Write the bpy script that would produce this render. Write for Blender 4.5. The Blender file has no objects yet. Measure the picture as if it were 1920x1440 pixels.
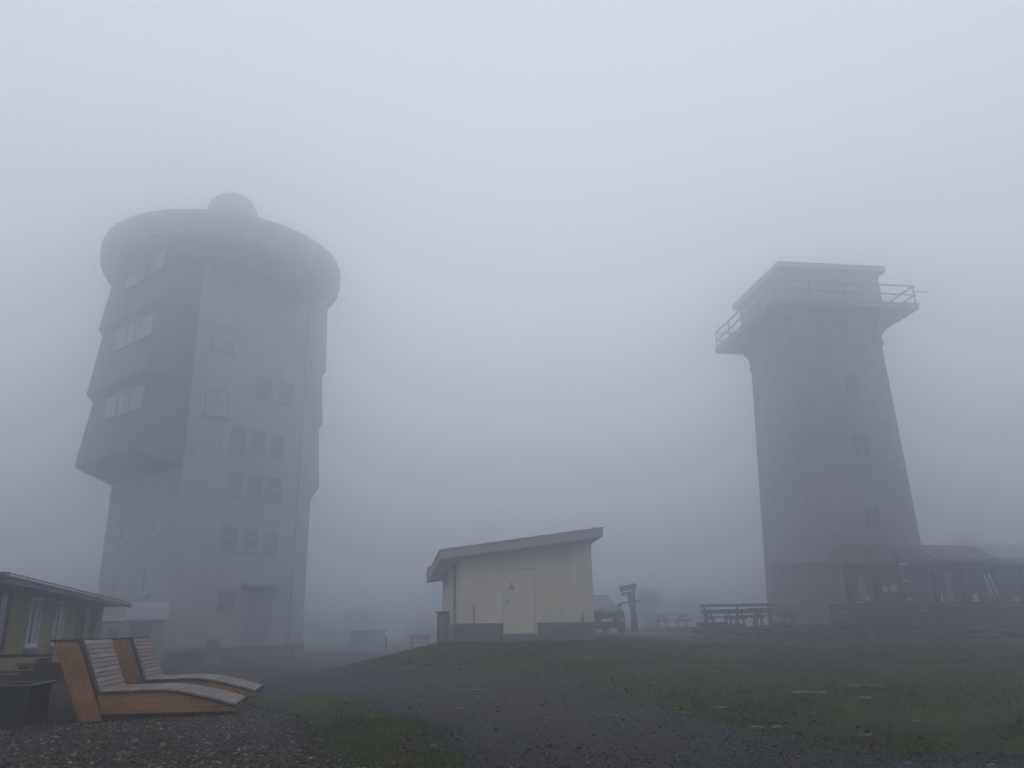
import bpy, bmesh, math, random
import numpy as np
from mathutils import Vector, Matrix

random.seed(7)
rng = np.random.default_rng(7)
sc = bpy.context.scene
C = sc.collection
R = math.radians

# ------------------------------------------------------------------ camera
F, YH, ROLL, ZC = 1510.0, 1178.0, R(0.8), 1.4
TH = math.atan((YH - 720) / F)
fw = Vector((0, math.cos(TH), math.sin(TH)))
u0 = Vector((0, -math.sin(TH), math.cos(TH)))
r0 = Vector((1, 0, 0))
rt = math.cos(ROLL) * r0 - math.sin(ROLL) * u0
up = math.sin(ROLL) * r0 + math.cos(ROLL) * u0
cam_d = bpy.data.cameras.new('camera')
cam = bpy.data.objects.new('camera', cam_d)
C.objects.link(cam)
cam_d.sensor_width = 36.0
cam_d.lens = 36.0 * F / 1920.0
cam_d.clip_end = 2000
M = Matrix((rt, up, -fw)).transposed().to_4x4()
M.translation = Vector((0, 0, ZC))
cam.matrix_world = M
sc.camera = cam

# ------------------------------------------------------------------ sky and light
SUN_EL, SUN_AZ = R(72), R(5)          # azimuth clockwise from +Y (view direction) towards +X
w = bpy.data.worlds.new('World')
sc.world = w
w.use_nodes = True
nt = w.node_tree
bg = nt.nodes['Background']
sky = nt.nodes.new('ShaderNodeTexSky')
sky.sky_type = 'NISHITA'
sky.sun_disc = False
sky.sun_elevation = SUN_EL
sky.sun_rotation = SUN_AZ
sky.altitude = 1200
sky.air_density = 1.0
sky.dust_density = 2.0
hs = nt.nodes.new('ShaderNodeHueSaturation')
hs.inputs['Saturation'].default_value = 0.6
nt.links.new(sky.outputs[0], hs.inputs['Color'])
oc = nt.nodes.new('ShaderNodeMix')            # closed cloud deck: the clear sky evened out to a pale blue grey
oc.data_type = 'RGBA'
oc.inputs[0].default_value = 0.93
oc.inputs[7].default_value = (6.0, 6.35, 7.3, 1)
nt.links.new(hs.outputs[0], oc.inputs[6])
nt.links.new(oc.outputs[2], bg.inputs['Color'])
bg.inputs['Strength'].default_value = 0.106
sd = bpy.data.lights.new('sun', 'SUN')
sd.energy = 0.5
sd.angle = R(110)
sd.color = (1.0, 0.97, 0.93)
so = bpy.data.objects.new('sun', sd)
C.objects.link(so)
sv = Vector((math.sin(SUN_AZ) * math.cos(SUN_EL), math.cos(SUN_AZ) * math.cos(SUN_EL), math.sin(SUN_EL)))
so.rotation_euler = sv.to_track_quat('Z', 'Y').to_euler()
so.location = (20, 20, 60)
sc.view_settings.view_transform = 'Standard'
sc.view_settings.look = 'None'
sc.view_settings.gamma = 1.0
sc.view_settings.exposure = 0.0
cy = sc.cycles
cy.use_denoising = True
cy.max_bounces = 8
cy.use_adaptive_sampling = True
cy.adaptive_threshold = 0.02
cy.diffuse_bounces = 2
cy.volume_bounces = 7
cy.transparent_max_bounces = 8
HAZE = 0.028

# ------------------------------------------------------------------ helpers
def at(px, py, Y):
    """world point seen at photo pixel (px, py) at distance Y in front of the viewer"""
    d = fw + rt * ((px - 960) / F) - up * ((py - 720) / F)
    return Vector((0, 0, ZC)) + d * (Y / d.y)

def ss(a, b, x):
    t = np.clip((x - a) / (b - a), 0, 1)
    return t * t * (3 - 2 * t)

_perm = rng.random((256, 256))
def vnoise(x, y):
    x = np.asarray(x, float); y = np.asarray(y, float)
    xi = np.floor(x).astype(int); yi = np.floor(y).astype(int)
    fx = x - xi; fy = y - yi
    fx = fx * fx * (3 - 2 * fx); fy = fy * fy * (3 - 2 * fy)
    g = lambda a, b: _perm[a & 255, b & 255]
    return (g(xi, yi) * (1 - fx) + g(xi + 1, yi) * fx) * (1 - fy) + (g(xi, yi + 1) * (1 - fx) + g(xi + 1, yi + 1) * fx) * fy
def fbm(x, y, o=4):
    s = 0; a = .5
    for k in range(o):
        s = s + a * (vnoise(x * 2 ** k + 17.3 * k, y * 2 ** k + 5.1 * k) - .5); a *= .5
    return s

def gz(x, y):
    x = np.asarray(x, float); y = np.asarray(y, float)
    h = ss(10, 27, y) * ss(-7, -1.5, x)
    z = .22 * ss(2, 11, y) * (1 - ss(16, 42, y) * (1 - h)) + .8 * h * (1 - .45 * ss(2, 11, x)) + .13 * h * ss(27, 42, y)
    z = z + .5 * ss(35.6, 37, y) * ss(6.5, 9, x)
    near = 1 - ss(40, 80, np.hypot(x, y))
    z = z + near * (.10 * fbm(x * .35, y * .35, 2) + .035 * fbm(x * 1.3 + 9, y * 1.3, 3))
    return z
def gzf(x, y): return float(gz(x, y))
def gp(x, y, dz=0.): return (x, y, gzf(x, y) + dz)

def newmat(name):
    m = bpy.data.materials.new(name); m.use_nodes = True
    return m, m.node_tree, m.node_tree.nodes['Principled BSDF']

def mat(name, col, rough=.8, var=.25, scale=4., bump=0., bscale=40., metal=0., stretch=(1, 1, 1), col2=None, spec=.5, detail=4):
    m, t, b = newmat(name)
    tc = t.nodes.new('ShaderNodeTexCoord'); mp = t.nodes.new('ShaderNodeMapping')
    mp.inputs['Scale'].default_value = stretch
    t.links.new(tc.outputs['Object'], mp.inputs['Vector'])
    n = t.nodes.new('ShaderNodeTexNoise'); n.inputs['Scale'].default_value = scale; n.inputs['Detail'].default_value = detail
    n.inputs['Roughness'].default_value = .65
    t.links.new(mp.outputs[0], n.inputs['Vector'])
    cr = t.nodes.new('ShaderNodeValToRGB')
    a = [c * (1 - var) for c in col]; e = col2 or [min(1, c * (1 + var)) for c in col]
    cr.color_ramp.elements[0].position = .3; cr.color_ramp.elements[1].position = .7
    cr.color_ramp.elements[0].color = (*a, 1); cr.color_ramp.elements[1].color = (*e, 1)
    t.links.new(n.outputs[0], cr.inputs[0]); t.links.new(cr.outputs[0], b.inputs['Base Color'])
    b.inputs['Roughness'].default_value = rough; b.inputs['Metallic'].default_value = metal
    b.inputs['Specular IOR Level'].default_value = spec
    if bump:
        n2 = t.nodes.new('ShaderNodeTexNoise'); n2.inputs['Scale'].default_value = bscale; n2.inputs['Detail'].default_value = 3
        t.links.new(mp.outputs[0], n2.inputs['Vector'])
        bp = t.nodes.new('ShaderNodeBump'); bp.inputs['Strength'].default_value = bump; bp.inputs['Distance'].default_value = .02
        t.links.new(n2.outputs[0], bp.inputs['Height']); t.links.new(bp.outputs[0], b.inputs['Normal'])
    return m

def wood(name, col, dark, stretch, rough=.55, knots=True, scale=6., rnd=0.0):
    m, t, b = newmat(name)
    L = t.links.new
    tc = t.nodes.new('ShaderNodeTexCoord'); mp = t.nodes.new('ShaderNodeMapping'); mp.inputs['Scale'].default_value = stretch
    oi = t.nodes.new('ShaderNodeObjectInfo'); va = t.nodes.new('ShaderNodeVectorMath'); va.operation = 'ADD'
    sc1 = t.nodes.new('ShaderNodeMath'); sc1.operation = 'MULTIPLY'; sc1.inputs[1].default_value = 37.0
    L(oi.outputs['Random'], sc1.inputs[0]); L(tc.outputs['Object'], va.inputs[0]); L(sc1.outputs[0], va.inputs[1])
    L(va.outputs[0], mp.inputs['Vector'])
    n = t.nodes.new('ShaderNodeTexNoise'); n.inputs['Scale'].default_value = scale; n.inputs['Detail'].default_value = 6; n.inputs['Distortion'].default_value = .6
    L(mp.outputs[0], n.inputs['Vector'])
    cr = t.nodes.new('ShaderNodeValToRGB'); cr.color_ramp.elements[0].position = .3; cr.color_ramp.elements[1].position = .72
    cr.color_ramp.elements[0].color = (*dark, 1); cr.color_ramp.elements[1].color = (*col, 1)
    L(n.outputs[0], cr.inputs[0])
    out = cr.outputs[0]
    # slow weathering blotches
    n3 = t.nodes.new('ShaderNodeTexNoise'); n3.inputs['Scale'].default_value = 2.2; n3.inputs['Detail'].default_value = 3
    L(va.outputs[0], n3.inputs['Vector'])
    r3 = t.nodes.new('ShaderNodeMapRange'); r3.inputs[1].default_value = .3; r3.inputs[2].default_value = .7; r3.inputs[3].default_value = .45; r3.inputs[4].default_value = 1.2
    L(n3.outputs[0], r3.inputs[0])
    mx = t.nodes.new('ShaderNodeVectorMath'); mx.operation = 'SCALE'
    L(out, mx.inputs[0]); L(r3.outputs[0], mx.inputs['Scale']); out = mx.outputs[0]
    if rnd:
        r4 = t.nodes.new('ShaderNodeMapRange'); r4.inputs[3].default_value = 1 - rnd; r4.inputs[4].default_value = 1 + rnd
        L(oi.outputs['Random'], r4.inputs[0])
        m4 = t.nodes.new('ShaderNodeVectorMath'); m4.operation = 'SCALE'; L(out, m4.inputs[0]); L(r4.outputs[0], m4.inputs['Scale']); out = m4.outputs[0]
    if knots:
        v = t.nodes.new('ShaderNodeTexVoronoi'); v.inputs['Scale'].default_value = 4.5
        L(va.outputs[0], v.inputs['Vector'])
        kr = t.nodes.new('ShaderNodeMapRange'); kr.inputs[1].default_value = .04; kr.inputs[2].default_value = .13
        L(v.outputs['Distance'], kr.inputs[0])
        mk = t.nodes.new('ShaderNodeMix'); mk.data_type = 'RGBA'
        mk.inputs[6].default_value = (dark[0] * .35, dark[1] * .3, dark[2] * .3, 1)
        L(kr.outputs[0], mk.inputs[0]); L(out, mk.inputs[7]); out = mk.outputs[2]
    L(out, b.inputs['Base Color'])
    b.inputs['Roughness'].default_value = rough
    bp = t.nodes.new('ShaderNodeBump'); bp.inputs['Strength'].default_value = .25; bp.inputs['Distance'].default_value = .01
    L(n.outputs[0], bp.inputs['Height']); L(bp.outputs[0], b.inputs['Normal'])
    return m

class MB:
    """collects shapes for one mesh"""
    def __init__(s): s.v = []; s.f = []
    def add(s, vs, fs):
        o = len(s.v); s.v += [tuple(p) for p in vs]; s.f += [tuple(i + o for i in f) for f in fs]; return s
    def box(s, x0, x1, y0, y1, z0, z1):
        return s.hexa([(x0, y0, z0), (x1, y0, z0), (x1, y1, z0), (x0, y1, z0)], [(x0, y0, z1), (x1, y0, z1), (x1, y1, z1), (x0, y1, z1)])
    def hexa(s, b, t):
        n = len(b)
        return s.add(list(b) + list(t), [tuple(range(n - 1, -1, -1)), tuple(range(n, 2 * n))] + [(i, (i + 1) % n, n + (i + 1) % n, n + i) for i in range(n)])
    def bar(s, a, b, wx, wy, upv=(0, 0, 1)):
        a = Vector(a); b = Vector(b); d = (b - a).normalized(); u = Vector(upv)
        if abs(d.dot(u)) > .95: u = Vector((1, 0, 0))
        x = d.cross(u).normalized(); y = x.cross(d).normalized()
        q = [(-1, -1), (1, -1), (1, 1), (-1, 1)]
        return s.hexa([a + x * wx / 2 * i + y * wy / 2 * j for i, j in q], [b + x * wx / 2 * i + y * wy / 2 * j for i, j in q])
    def tube(s, a, b, r1, r2=None, n=10):
        a = Vector(a); b = Vector(b); r2 = r1 if r2 is None else r2
        d = (b - a).normalized(); u = Vector((0, 0, 1)) if abs(d.z) < .9 else Vector((1, 0, 0))
        x = d.cross(u).normalized(); y = d.cross(x).normalized()
        c = [(math.cos(2 * math.pi * k / n), math.sin(2 * math.pi * k / n)) for k in range(n)]
        return s.hexa([a + x * r1 * i + y * r1 * j for i, j in c], [b + x * r2 * i + y * r2 * j for i, j in c])
    def lathe(s, prof, n=32, c=(0, 0, 0)):
        vs = []; fs = []
        for (r, z) in prof:
            for k in range(n):
                a = 2 * math.pi * k / n; vs.append((c[0] + r * math.cos(a), c[1] + r * math.sin(a), c[2] + z))
        for i in range(len(prof) - 1):
            for k in range(n):
                fs.append((i * n + k, i * n + (k + 1) % n, (i + 1) * n + (k + 1) % n, (i + 1) * n + k))
        fs.append(tuple(range(n - 1, -1, -1))); fs.append(tuple((len(prof) - 1) * n + k for k in range(n)))
        return s.add(vs, fs)
    def prism(s, poly, ext, axis='y'):
        """poly in (x,z), extruded in y from ext[0] to ext[1]"""
        return s.hexa([(x, ext[0], z) for x, z in poly], [(x, ext[1], z) for x, z in poly])
    def mesh(s, name):
        me = bpy.data.meshes.new(name); me.from_pydata(s.v, [], s.f)
        bm = bmesh.new(); bm.from_mesh(me); bmesh.ops.recalc_face_normals(bm, faces=bm.faces); bm.to_mesh(me); bm.free()
        return me
    def build(s, name, m, parent=None, bevel=0., smooth=False, loc=None, rz=0.):
        me = s.mesh(name); me.materials.append(m)
        o = bpy.data.objects.new(name, me); C.objects.link(o)
        if parent: o.parent = parent
        if loc is not None: o.location = loc; o.rotation_euler.z = rz
        if bevel:
            b = o.modifiers.new('b', 'BEVEL'); b.width = bevel; b.segments = 2; b.limit_method = 'ANGLE'; b.angle_limit = R(40)
        if smooth:
            for p in me.polygons: p.use_smooth = True
        return o

def inst(src, name, parent, m4=None):
    o = bpy.data.objects.new(name, src.data if hasattr(src, 'data') else src); C.objects.link(o); o.parent = parent
    if m4 is not None: o.matrix_local = m4
    return o
def tag(o, label, cat=None, group=None, kind=None):
    o['label'] = label
    if cat: o['category'] = cat
    if group: o['group'] = group
    if kind: o['kind'] = kind
    return o
def thing(name, label, cat, loc=(0, 0, 0), rz=0., group=None):
    o = bpy.data.objects.new(name, None); C.objects.link(o); o.location = loc; o.rotation_euler.z = rz
    o.empty_display_size = .3
    return tag(o, label, cat, group)
def copy_tree(o, parent=None):
    c = o.copy(); C.objects.link(c); c.parent = parent
    for ch in list(o.children): copy_tree(ch, c)
    return c

# ------------------------------------------------------------------ materials
MT = {}
MT['concrete'] = mat('concrete', (.44, .44, .42), .9, .17, 1.3, .3, 30, stretch=(1, 1, .22))
MT['clad'] = mat('dark_cladding', (.12, .115, .12), .7, .15, .6)
MT['darkconc'] = mat('dark_plinth', (.10, .10, .10), .9, .2, 1.)
MT['glass'] = mat('window_glass', (.09, .10, .115), .15, .2, 1., spec=.8)
MT['towerglass'] = mat('glass_painted_reflection', (.20, .21, .22), .2, .25, .8, spec=.8)  # fog reflected in the tower panes is put into their pale base colour
MT['curtain'] = mat('curtained_glass', (.42, .46, .48), .25, .2, 1.5)
MT['white'] = mat('white_paint', (.72, .73, .72), .5, .06, 2.)
MT['greypaint'] = mat('grey_paint', (.32, .33, .35), .5, .1, 2.)
MT['roofmetal'] = mat('grey_sheet_metal', (.25, .26, .27), .4, .12, 2., metal=.4)
MT['cream'] = mat('cream_render', (.80, .69, .52), .85, .13, 1.1, .12, 60, stretch=(1.5, 1.5, .35))
MT['creamdoor'] = mat('cream_door_paint', (.82, .72, .56), .6, .05, 1.5)
MT['plinth'] = mat('grey_plinth_concrete', (.19, .19, .20), .9, .3, 3., .4, 25)
MT['fascia'] = mat('brown_grey_fascia', (.30, .27, .24), .7, .12, 3., stretch=(1, 1, 6))
MT['yellow'] = mat('yellow_weathered_paint', (.30, .225, .075), .75, .22, 1.1, .2, 30, stretch=(3, 3, .35))
MT['brownroof'] = mat('brown_roof_covering', (.085, .06, .055), .6, .25, 3.)
MT['blackwood'] = mat('black_stained_wood', (.016, .015, .017), .6, .4, 5., .2, 30)
MT['darkwood'] = wood('dark_brown_wood', (.10, .055, .035), (.045, .027, .02), (1, 8, 8), .65, False)
MT['orange'] = wood('orange_varnished_wood', (.52, .245, .055), (.28, .105, .02), (.7, 6, 9), .5, True, 5.)
MT['orangeback'] = wood('orange_varnished_upright_wood', (.52, .245, .055), (.25, .095, .018), (6, 6, .8), .5, True, 5.)
MT['slat'] = wood('pale_slat_wood', (.31, .225, .165), (.16, .11, .08), (9, .8, 9), .45, True, 4., .28)
MT['trim'] = mat('black_edge_trim', (.012, .012, .013), .45, .2, 4.)
MT['stone'] = mat('rubble_stone', (.042, .041, .037), .9, .4, 5., .6, 14)
MT['towerstone'] = mat('tower_masonry', (.24, .23, .215), .92, .35, 1.6, .7, 9)
MT['palestone'] = mat('pale_stone', (.125, .12, .105), .85, .25, 7., .4, 30)
MT['steel'] = mat('galvanised_steel', (.32, .33, .34), .4, .1, 4., metal=.6)
MT['darksteel'] = mat('dark_steel', (.05, .05, .055), .5, .2, 4.)
MT['redroof'] = mat('dull_red_roof', (.10, .062, .056), .6, .18, 2.)
MT['timber'] = mat('dark_timber_facade', (.02, .016, .014), .7, .3, 2., stretch=(1, 1, .3))
MT['redwood'] = wood('dark_red_wood', (.16, .05, .04), (.07, .025, .02), (6, 6, 1), .6, False)
MT['paper'] = mat('white_paper', (.78, .78, .76), .6, .04, 3.)
MT['bark'] = mat('bark', (.07, .055, .045), .9, .3, 8., .5, 20)
MT['leaf'] = mat('leaf', (.05, .065, .03), .7, .4, 3.)
MT['carpaint'] = mat('dark_car_paint', (.03, .033, .038), .25, .1, 3., spec=.6)
MT['tyre'] = mat('tyre_rubber', (.015, .015, .015), .85, .2, 9.)
MT['lamp'] = mat('lamp_glass', (.62, .64, .66), .1, .05, 5.)
MT['orangesign'] = mat('orange_sign', (.50, .27, .16), .6, .05, 5.)

# ------------------------------------------------------------------ ground
def terrain_mat():
    m, t, b = newmat('turf_and_soil')
    L = t.links.new
    tc = t.nodes.new('ShaderNodeTexCoord')
    def noise(s, d=4, r=.6):
        n = t.nodes.new('ShaderNodeTexNoise'); n.inputs['Scale'].default_value = s; n.inputs['Detail'].default_value = d; n.inputs['Roughness'].default_value = r
        L(tc.outputs['Object'], n.inputs['Vector']); return n.outputs[0]
    def ramp(v, p0, c0, p1, c1):
        c = t.nodes.new('ShaderNodeValToRGB'); e = c.color_ramp.elements
        e[0].position = p0; e[0].color = (*c0, 1); e[1].position = p1; e[1].color = (*c1, 1); L(v, c.inputs[0]); return c.outputs[0]
    def mix(f, a, bb):
        x = t.nodes.new('ShaderNodeMix'); x.data_type = 'RGBA'; L(f, x.inputs[0]); L(a, x.inputs[6]); L(bb, x.inputs[7]); return x.outputs[2]
    g = ramp(noise(9, 6, .75), .3, (.022, .033, .005), .7, (.058, .080, .013))
    s = ramp(noise(14, 6, .8), .3, (.022, .016, .011), .7, (.07, .055, .04))
    f = ramp(noise(.75, 7, .75), .47, (0, 0, 0), .60, (1, 1, 1))
    L(mix(f, g, s), b.inputs['Base Color'])
    b.inputs['Roughness'].default_value = .95; b.inputs['Specular IOR Level'].default_value = .1
    bp = t.nodes.new('ShaderNodeBump'); bp.inputs['Strength'].default_value = .7; bp.inputs['Distance'].default_value = .04
    L(noise(22, 5, .8), bp.inputs['Height']); L(bp.outputs[0], b.inputs['Normal'])
    return m
def gravel_mat(name, c0, c1, rough=.7, sc_=55., bl=.35):
    m, t, b = newmat(name)
    L = t.links.new
    tc = t.nodes.new('ShaderNodeTexCoord')
    v = t.nodes.new('ShaderNodeTexVoronoi'); v.inputs['Scale'].default_value = sc_; L(tc.outputs['Object'], v.inputs['Vector'])
    v.inputs['Randomness'].default_value = 1
    sp = t.nodes.new('ShaderNodeSeparateColor'); L(v.outputs['Color'], sp.inputs[0])
    cr = t.nodes.new('ShaderNodeValToRGB'); cr.color_ramp.elements[0].color = (*c0, 1); cr.color_ramp.elements[1].color = (*c1, 1)
    cr.color_ramp.elements[0].position = .1
    L(sp.outputs[0], cr.inputs[0])
    n = t.nodes.new('ShaderNodeTexNoise'); n.inputs['Scale'].default_value = .8; n.inputs['Detail'].default_value = 6; n.inputs['Roughness'].default_value = .7
    L(tc.outputs['Object'], n.inputs['Vector'])
    mr = t.nodes.new('ShaderNodeMapRange'); mr.inputs[1].default_value = .3; mr.inputs[2].default_value = .7; mr.inputs[3].default_value = 1 - bl; mr.inputs[4].default_value = 1 + bl
    L(n.outputs[0], mr.inputs[0])
    mx = t.nodes.new('ShaderNodeVectorMath'); mx.operation = 'SCALE'; L(cr.outputs[0], mx.inputs[0]); L(mr.outputs[0], mx.inputs['Scale'])
    L(mx.outputs[0], b.inputs['Base Color'])
    rr = t.nodes.new('ShaderNodeMapRange'); rr.inputs[1].default_value = .35; rr.inputs[2].default_value = .65; rr.inputs[3].default_value = rough - .2; rr.inputs[4].default_value = .9
    L(n.outputs[0], rr.inputs[0]); L(rr.outputs[0], b.inputs['Roughness']); b.inputs['Specular IOR Level'].default_value = .15
    bp = t.nodes.new('ShaderNodeBump'); bp.inputs['Strength'].default_value = .8; bp.inputs['Distance'].default_value = .015
    L(v.outputs['Distance'], bp.inputs['Height']); bp.invert = True; L(bp.outputs[0], b.inputs['Normal'])
    return m
MT['turf'] = terrain_mat()
MT['road'] = gravel_mat('dark_wet_grit', (.015, .0132, .0105), (.056, .049, .040), .8, 55, .6)
MT['pebbed'] = gravel_mat('brown_pebble_bed', (.014, .011, .008), (.05, .040, .031), .8, 40)

def grid_obj(name, xs, ys, zf, m, keep=None):
    X, Y = np.meshgrid(xs, ys); Z = zf(X, Y)
    nx, ny = len(xs), len(ys)
    idx = np.arange(nx * ny).reshape(ny, nx)
    q = np.stack([idx[:-1, :-1], idx[:-1, 1:], idx[1:, 1:], idx[1:, :-1]], -1).reshape(-1, 4)
    if keep is not None:
        k = keep(X, Y).ravel(); q = q[k[q].any(1)]
    used = np.unique(q); rm = -np.ones(nx * ny, int); rm[used] = np.arange(len(used))
    V = np.stack([X.ravel(), Y.ravel(), Z.ravel()], 1)[used]; q = rm[q]
    me = bpy.data.meshes.new(name)
    me.vertices.add(len(V)); me.vertices.foreach_set('co', V.ravel())
    me.loops.add(q.size); me.loops.foreach_set('vertex_index', q.ravel())
    me.polygons.add(len(q)); me.polygons.foreach_set('loop_start', np.arange(0, q.size, 4)); me.polygons.foreach_set('loop_total', np.full(len(q), 4))
    me.update(calc_edges=True); me.validate()
    me.polygons.foreach_set('use_smooth', np.ones(len(me.polygons), bool))
    me.materials.append(m)
    o = bpy.data.objects.new(name, me); C.objects.link(o)
    return o
xs = np.concatenate([np.linspace(-300, -45, 26)[:-1], np.linspace(-45, -12, 45)[:-1], np.linspace(-12, 14, 210)[:-1], np.linspace(14, 45, 40)[:-1], np.linspace(45, 300, 26)])
ys = np.concatenate([np.linspace(-300, -10, 16)[:-1], np.linspace(-10, 5, 20)[:-1], np.linspace(5, 24, 160)[:-1], np.linspace(24, 50, 110)[:-1], np.linspace(50, 80, 30)[:-1], np.linspace(80, 300, 24)])
ground = grid_obj('ground', xs, ys, gz, MT['turf'])
tag(ground, 'worn turf and soil rising gently to a low grassy crest', kind='structure')

def sdpoly(x, y, P):
    """signed distance to polygon, positive inside"""
    P = np.array(P); d = np.full(x.shape, 1e9); ins = np.zeros(x.shape, bool)
    for i in range(len(P)):
        a = P[i]; b = P[(i + 1) % len(P)]
        e = b - a; wx = x - a[0]; wy = y - a[1]
        t = np.clip((wx * e[0] + wy * e[1]) / (e @ e), 0, 1)
        d = np.minimum(d, np.hypot(wx - t * e[0], wy - t * e[1]))
        c = ((a[1] > y) != (b[1] > y)) & (x < (b[0] - a[0]) * (y - a[1]) / (b[1] - a[1] + 1e-12) + a[0])
        ins ^= c
    return np.where(ins, d, -d)
PATH = [(-.3, 7.2), (-.55, 8.4), (-.7, 9.4), (-1.1, 10.9), (-1.75, 12.5), (-2.6, 14.3), (-4.1, 14.9), (-5.6, 17.0), (-10.5, 26), (-17, 36), (-26, 46), (-22, 52), (-14, 54), (-11, 46), (-7.2, 33),
        (-4.6, 24), (-2.6, 19.3), (-.7, 18), (.95, 16.1), (1.55, 13.8), (2.25, 11.8), (2.95, 10), (3.5, 8.9), (4.9, 8.0), (9, 6.8), (9, 3), (4, 1), (0, 3)]
PEB = [(-9.5, 11), (-9, 15.5), (-7, 17.5), (-5, 15.2), (-3.9, 13.4), (-2.8, 11.3), (-2.1, 9.6), (-1.6, 8.4), (-.7, 7.5), (0, 3), (-9, 3)]
SOIL = [(4.3, 9.7), (4.9, 11.7), (5.7, 11.6), (6.6, 10.8), (5.6, 10.1)]
def m_path(x, y): return sdpoly(x, y, PATH) + 1.9 * fbm(x * .8, y * .8, 6) * (1 + .6 * ss(14, 30, y))
def m_peb(x, y): return sdpoly(x, y, PEB) + .9 * fbm(x * 1.1 + 40, y * 1.1, 4)
def sheet(mf, top, k): return lambda x, y: gz(x, y) + np.clip(k * mf(x, y), -.04, top)
px_ = np.concatenate([np.linspace(-28, -12, 40)[:-1], np.linspace(-12, 10, 260)])
py_ = np.concatenate([np.linspace(2, 7, 20)[:-1], np.linspace(7, 20, 200)[:-1], np.linspace(20, 56, 120)])
path = grid_obj('path', px_, py_, sheet(m_path, .012, .05), MT['road'], lambda x, y: m_path(x, y) > -.35)
tag(path, 'dark grey grit track curving away to the left', kind='structure')
gb = grid_obj('gravel_bed', np.linspace(-10, .5, 150), np.linspace(2.5, 18, 200), sheet(m_peb, .018, .05), MT['pebbed'], lambda x, y: m_peb(x, y) > -.3)
tag(gb, 'bed of brown pebbles around the loungers', kind='structure')

# pebbles and turf: real geometry, too many to count
def soup(name, V, Fc, m, nper):
    me = bpy.data.meshes.new(name)
    me.vertices.add(len(V)); me.vertices.foreach_set('co', V.ravel().astype(np.float32))
    me.loops.add(Fc.size); me.loops.foreach_set('vertex_index', Fc.ravel())
    me.polygons.add(len(Fc)); me.polygons.foreach_set('loop_start', np.arange(0, Fc.size, nper)); me.polygons.foreach_set('loop_total', np.full(len(Fc), nper))
    me.update(calc_edges=True)
    me.materials.append(m)
    o = bpy.data.objects.new(name, me); C.objects.link(o)
    return o
def island_mat(name, stops, rough=.7, patch=None):
    m, t, b = newmat(name)
    g = t.nodes.new('ShaderNodeNewGeometry'); cr = t.nodes.new('ShaderNodeValToRGB')
    el = cr.color_ramp.elements
    while len(el) < len(stops): el.new(.5)
    for e, (p, c) in zip(el, stops): e.position = p; e.color = (*c, 1)
    b.inputs['Specular IOR Level'].default_value = .15; t.links.new(g.outputs['Random Per Island'], cr.inputs[0]); t.links.new(cr.outputs[0], b.inputs['Base Color'])
    if patch:                                     # dry, straw coloured areas of the turf
        tc = t.nodes.new('ShaderNodeTexCoord'); n = t.nodes.new('ShaderNodeTexNoise'); n.inputs['Scale'].default_value = .7; n.inputs['Detail'].default_value = 6; n.inputs['Roughness'].default_value = .7
        t.links.new(tc.outputs['Object'], n.inputs['Vector'])
        mr = t.nodes.new('ShaderNodeMapRange'); mr.inputs[1].default_value = .44; mr.inputs[2].default_value = .6; mr.inputs[4].default_value = .9
        t.links.new(n.outputs[0], mr.inputs[0])
        mx = t.nodes.new('ShaderNodeMix'); mx.data_type = 'RGBA'; mx.inputs[7].default_value = (*patch, 1)
        t.links.new(mr.outputs[0], mx.inputs[0]); t.links.new(cr.outputs[0], mx.inputs[6]); t.links.new(mx.outputs[2], b.inputs['Base Color'])
    b.inputs['Roughness'].default_value = rough
    return m
MT['pebble'] = island_mat('pebbles', [(0, (.008, .006, .004)), (.3, (.02, .015, .010)), (.6, (.045, .034, .022)), (.75, (.09, .07, .048)), (.88, (.17, .14, .10)), (1, (.30, .26, .20))])
MT['grit'] = island_mat('grit', [(0, (.03, .031, .034)), (.5, (.05, .053, .06)), (.85, (.09, .098, .112)), (1, (.20, .215, .24))], .6)
MT['grassblade'] = island_mat('grass_blades', [(0, (.018, .034, .005)), (.4, (.044, .084, .008)), (.7, (.074, .108, .011)), (.88, (.10, .095, .02)), (1, (.15, .12, .045))], .75, (.085, .062, .028))

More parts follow.
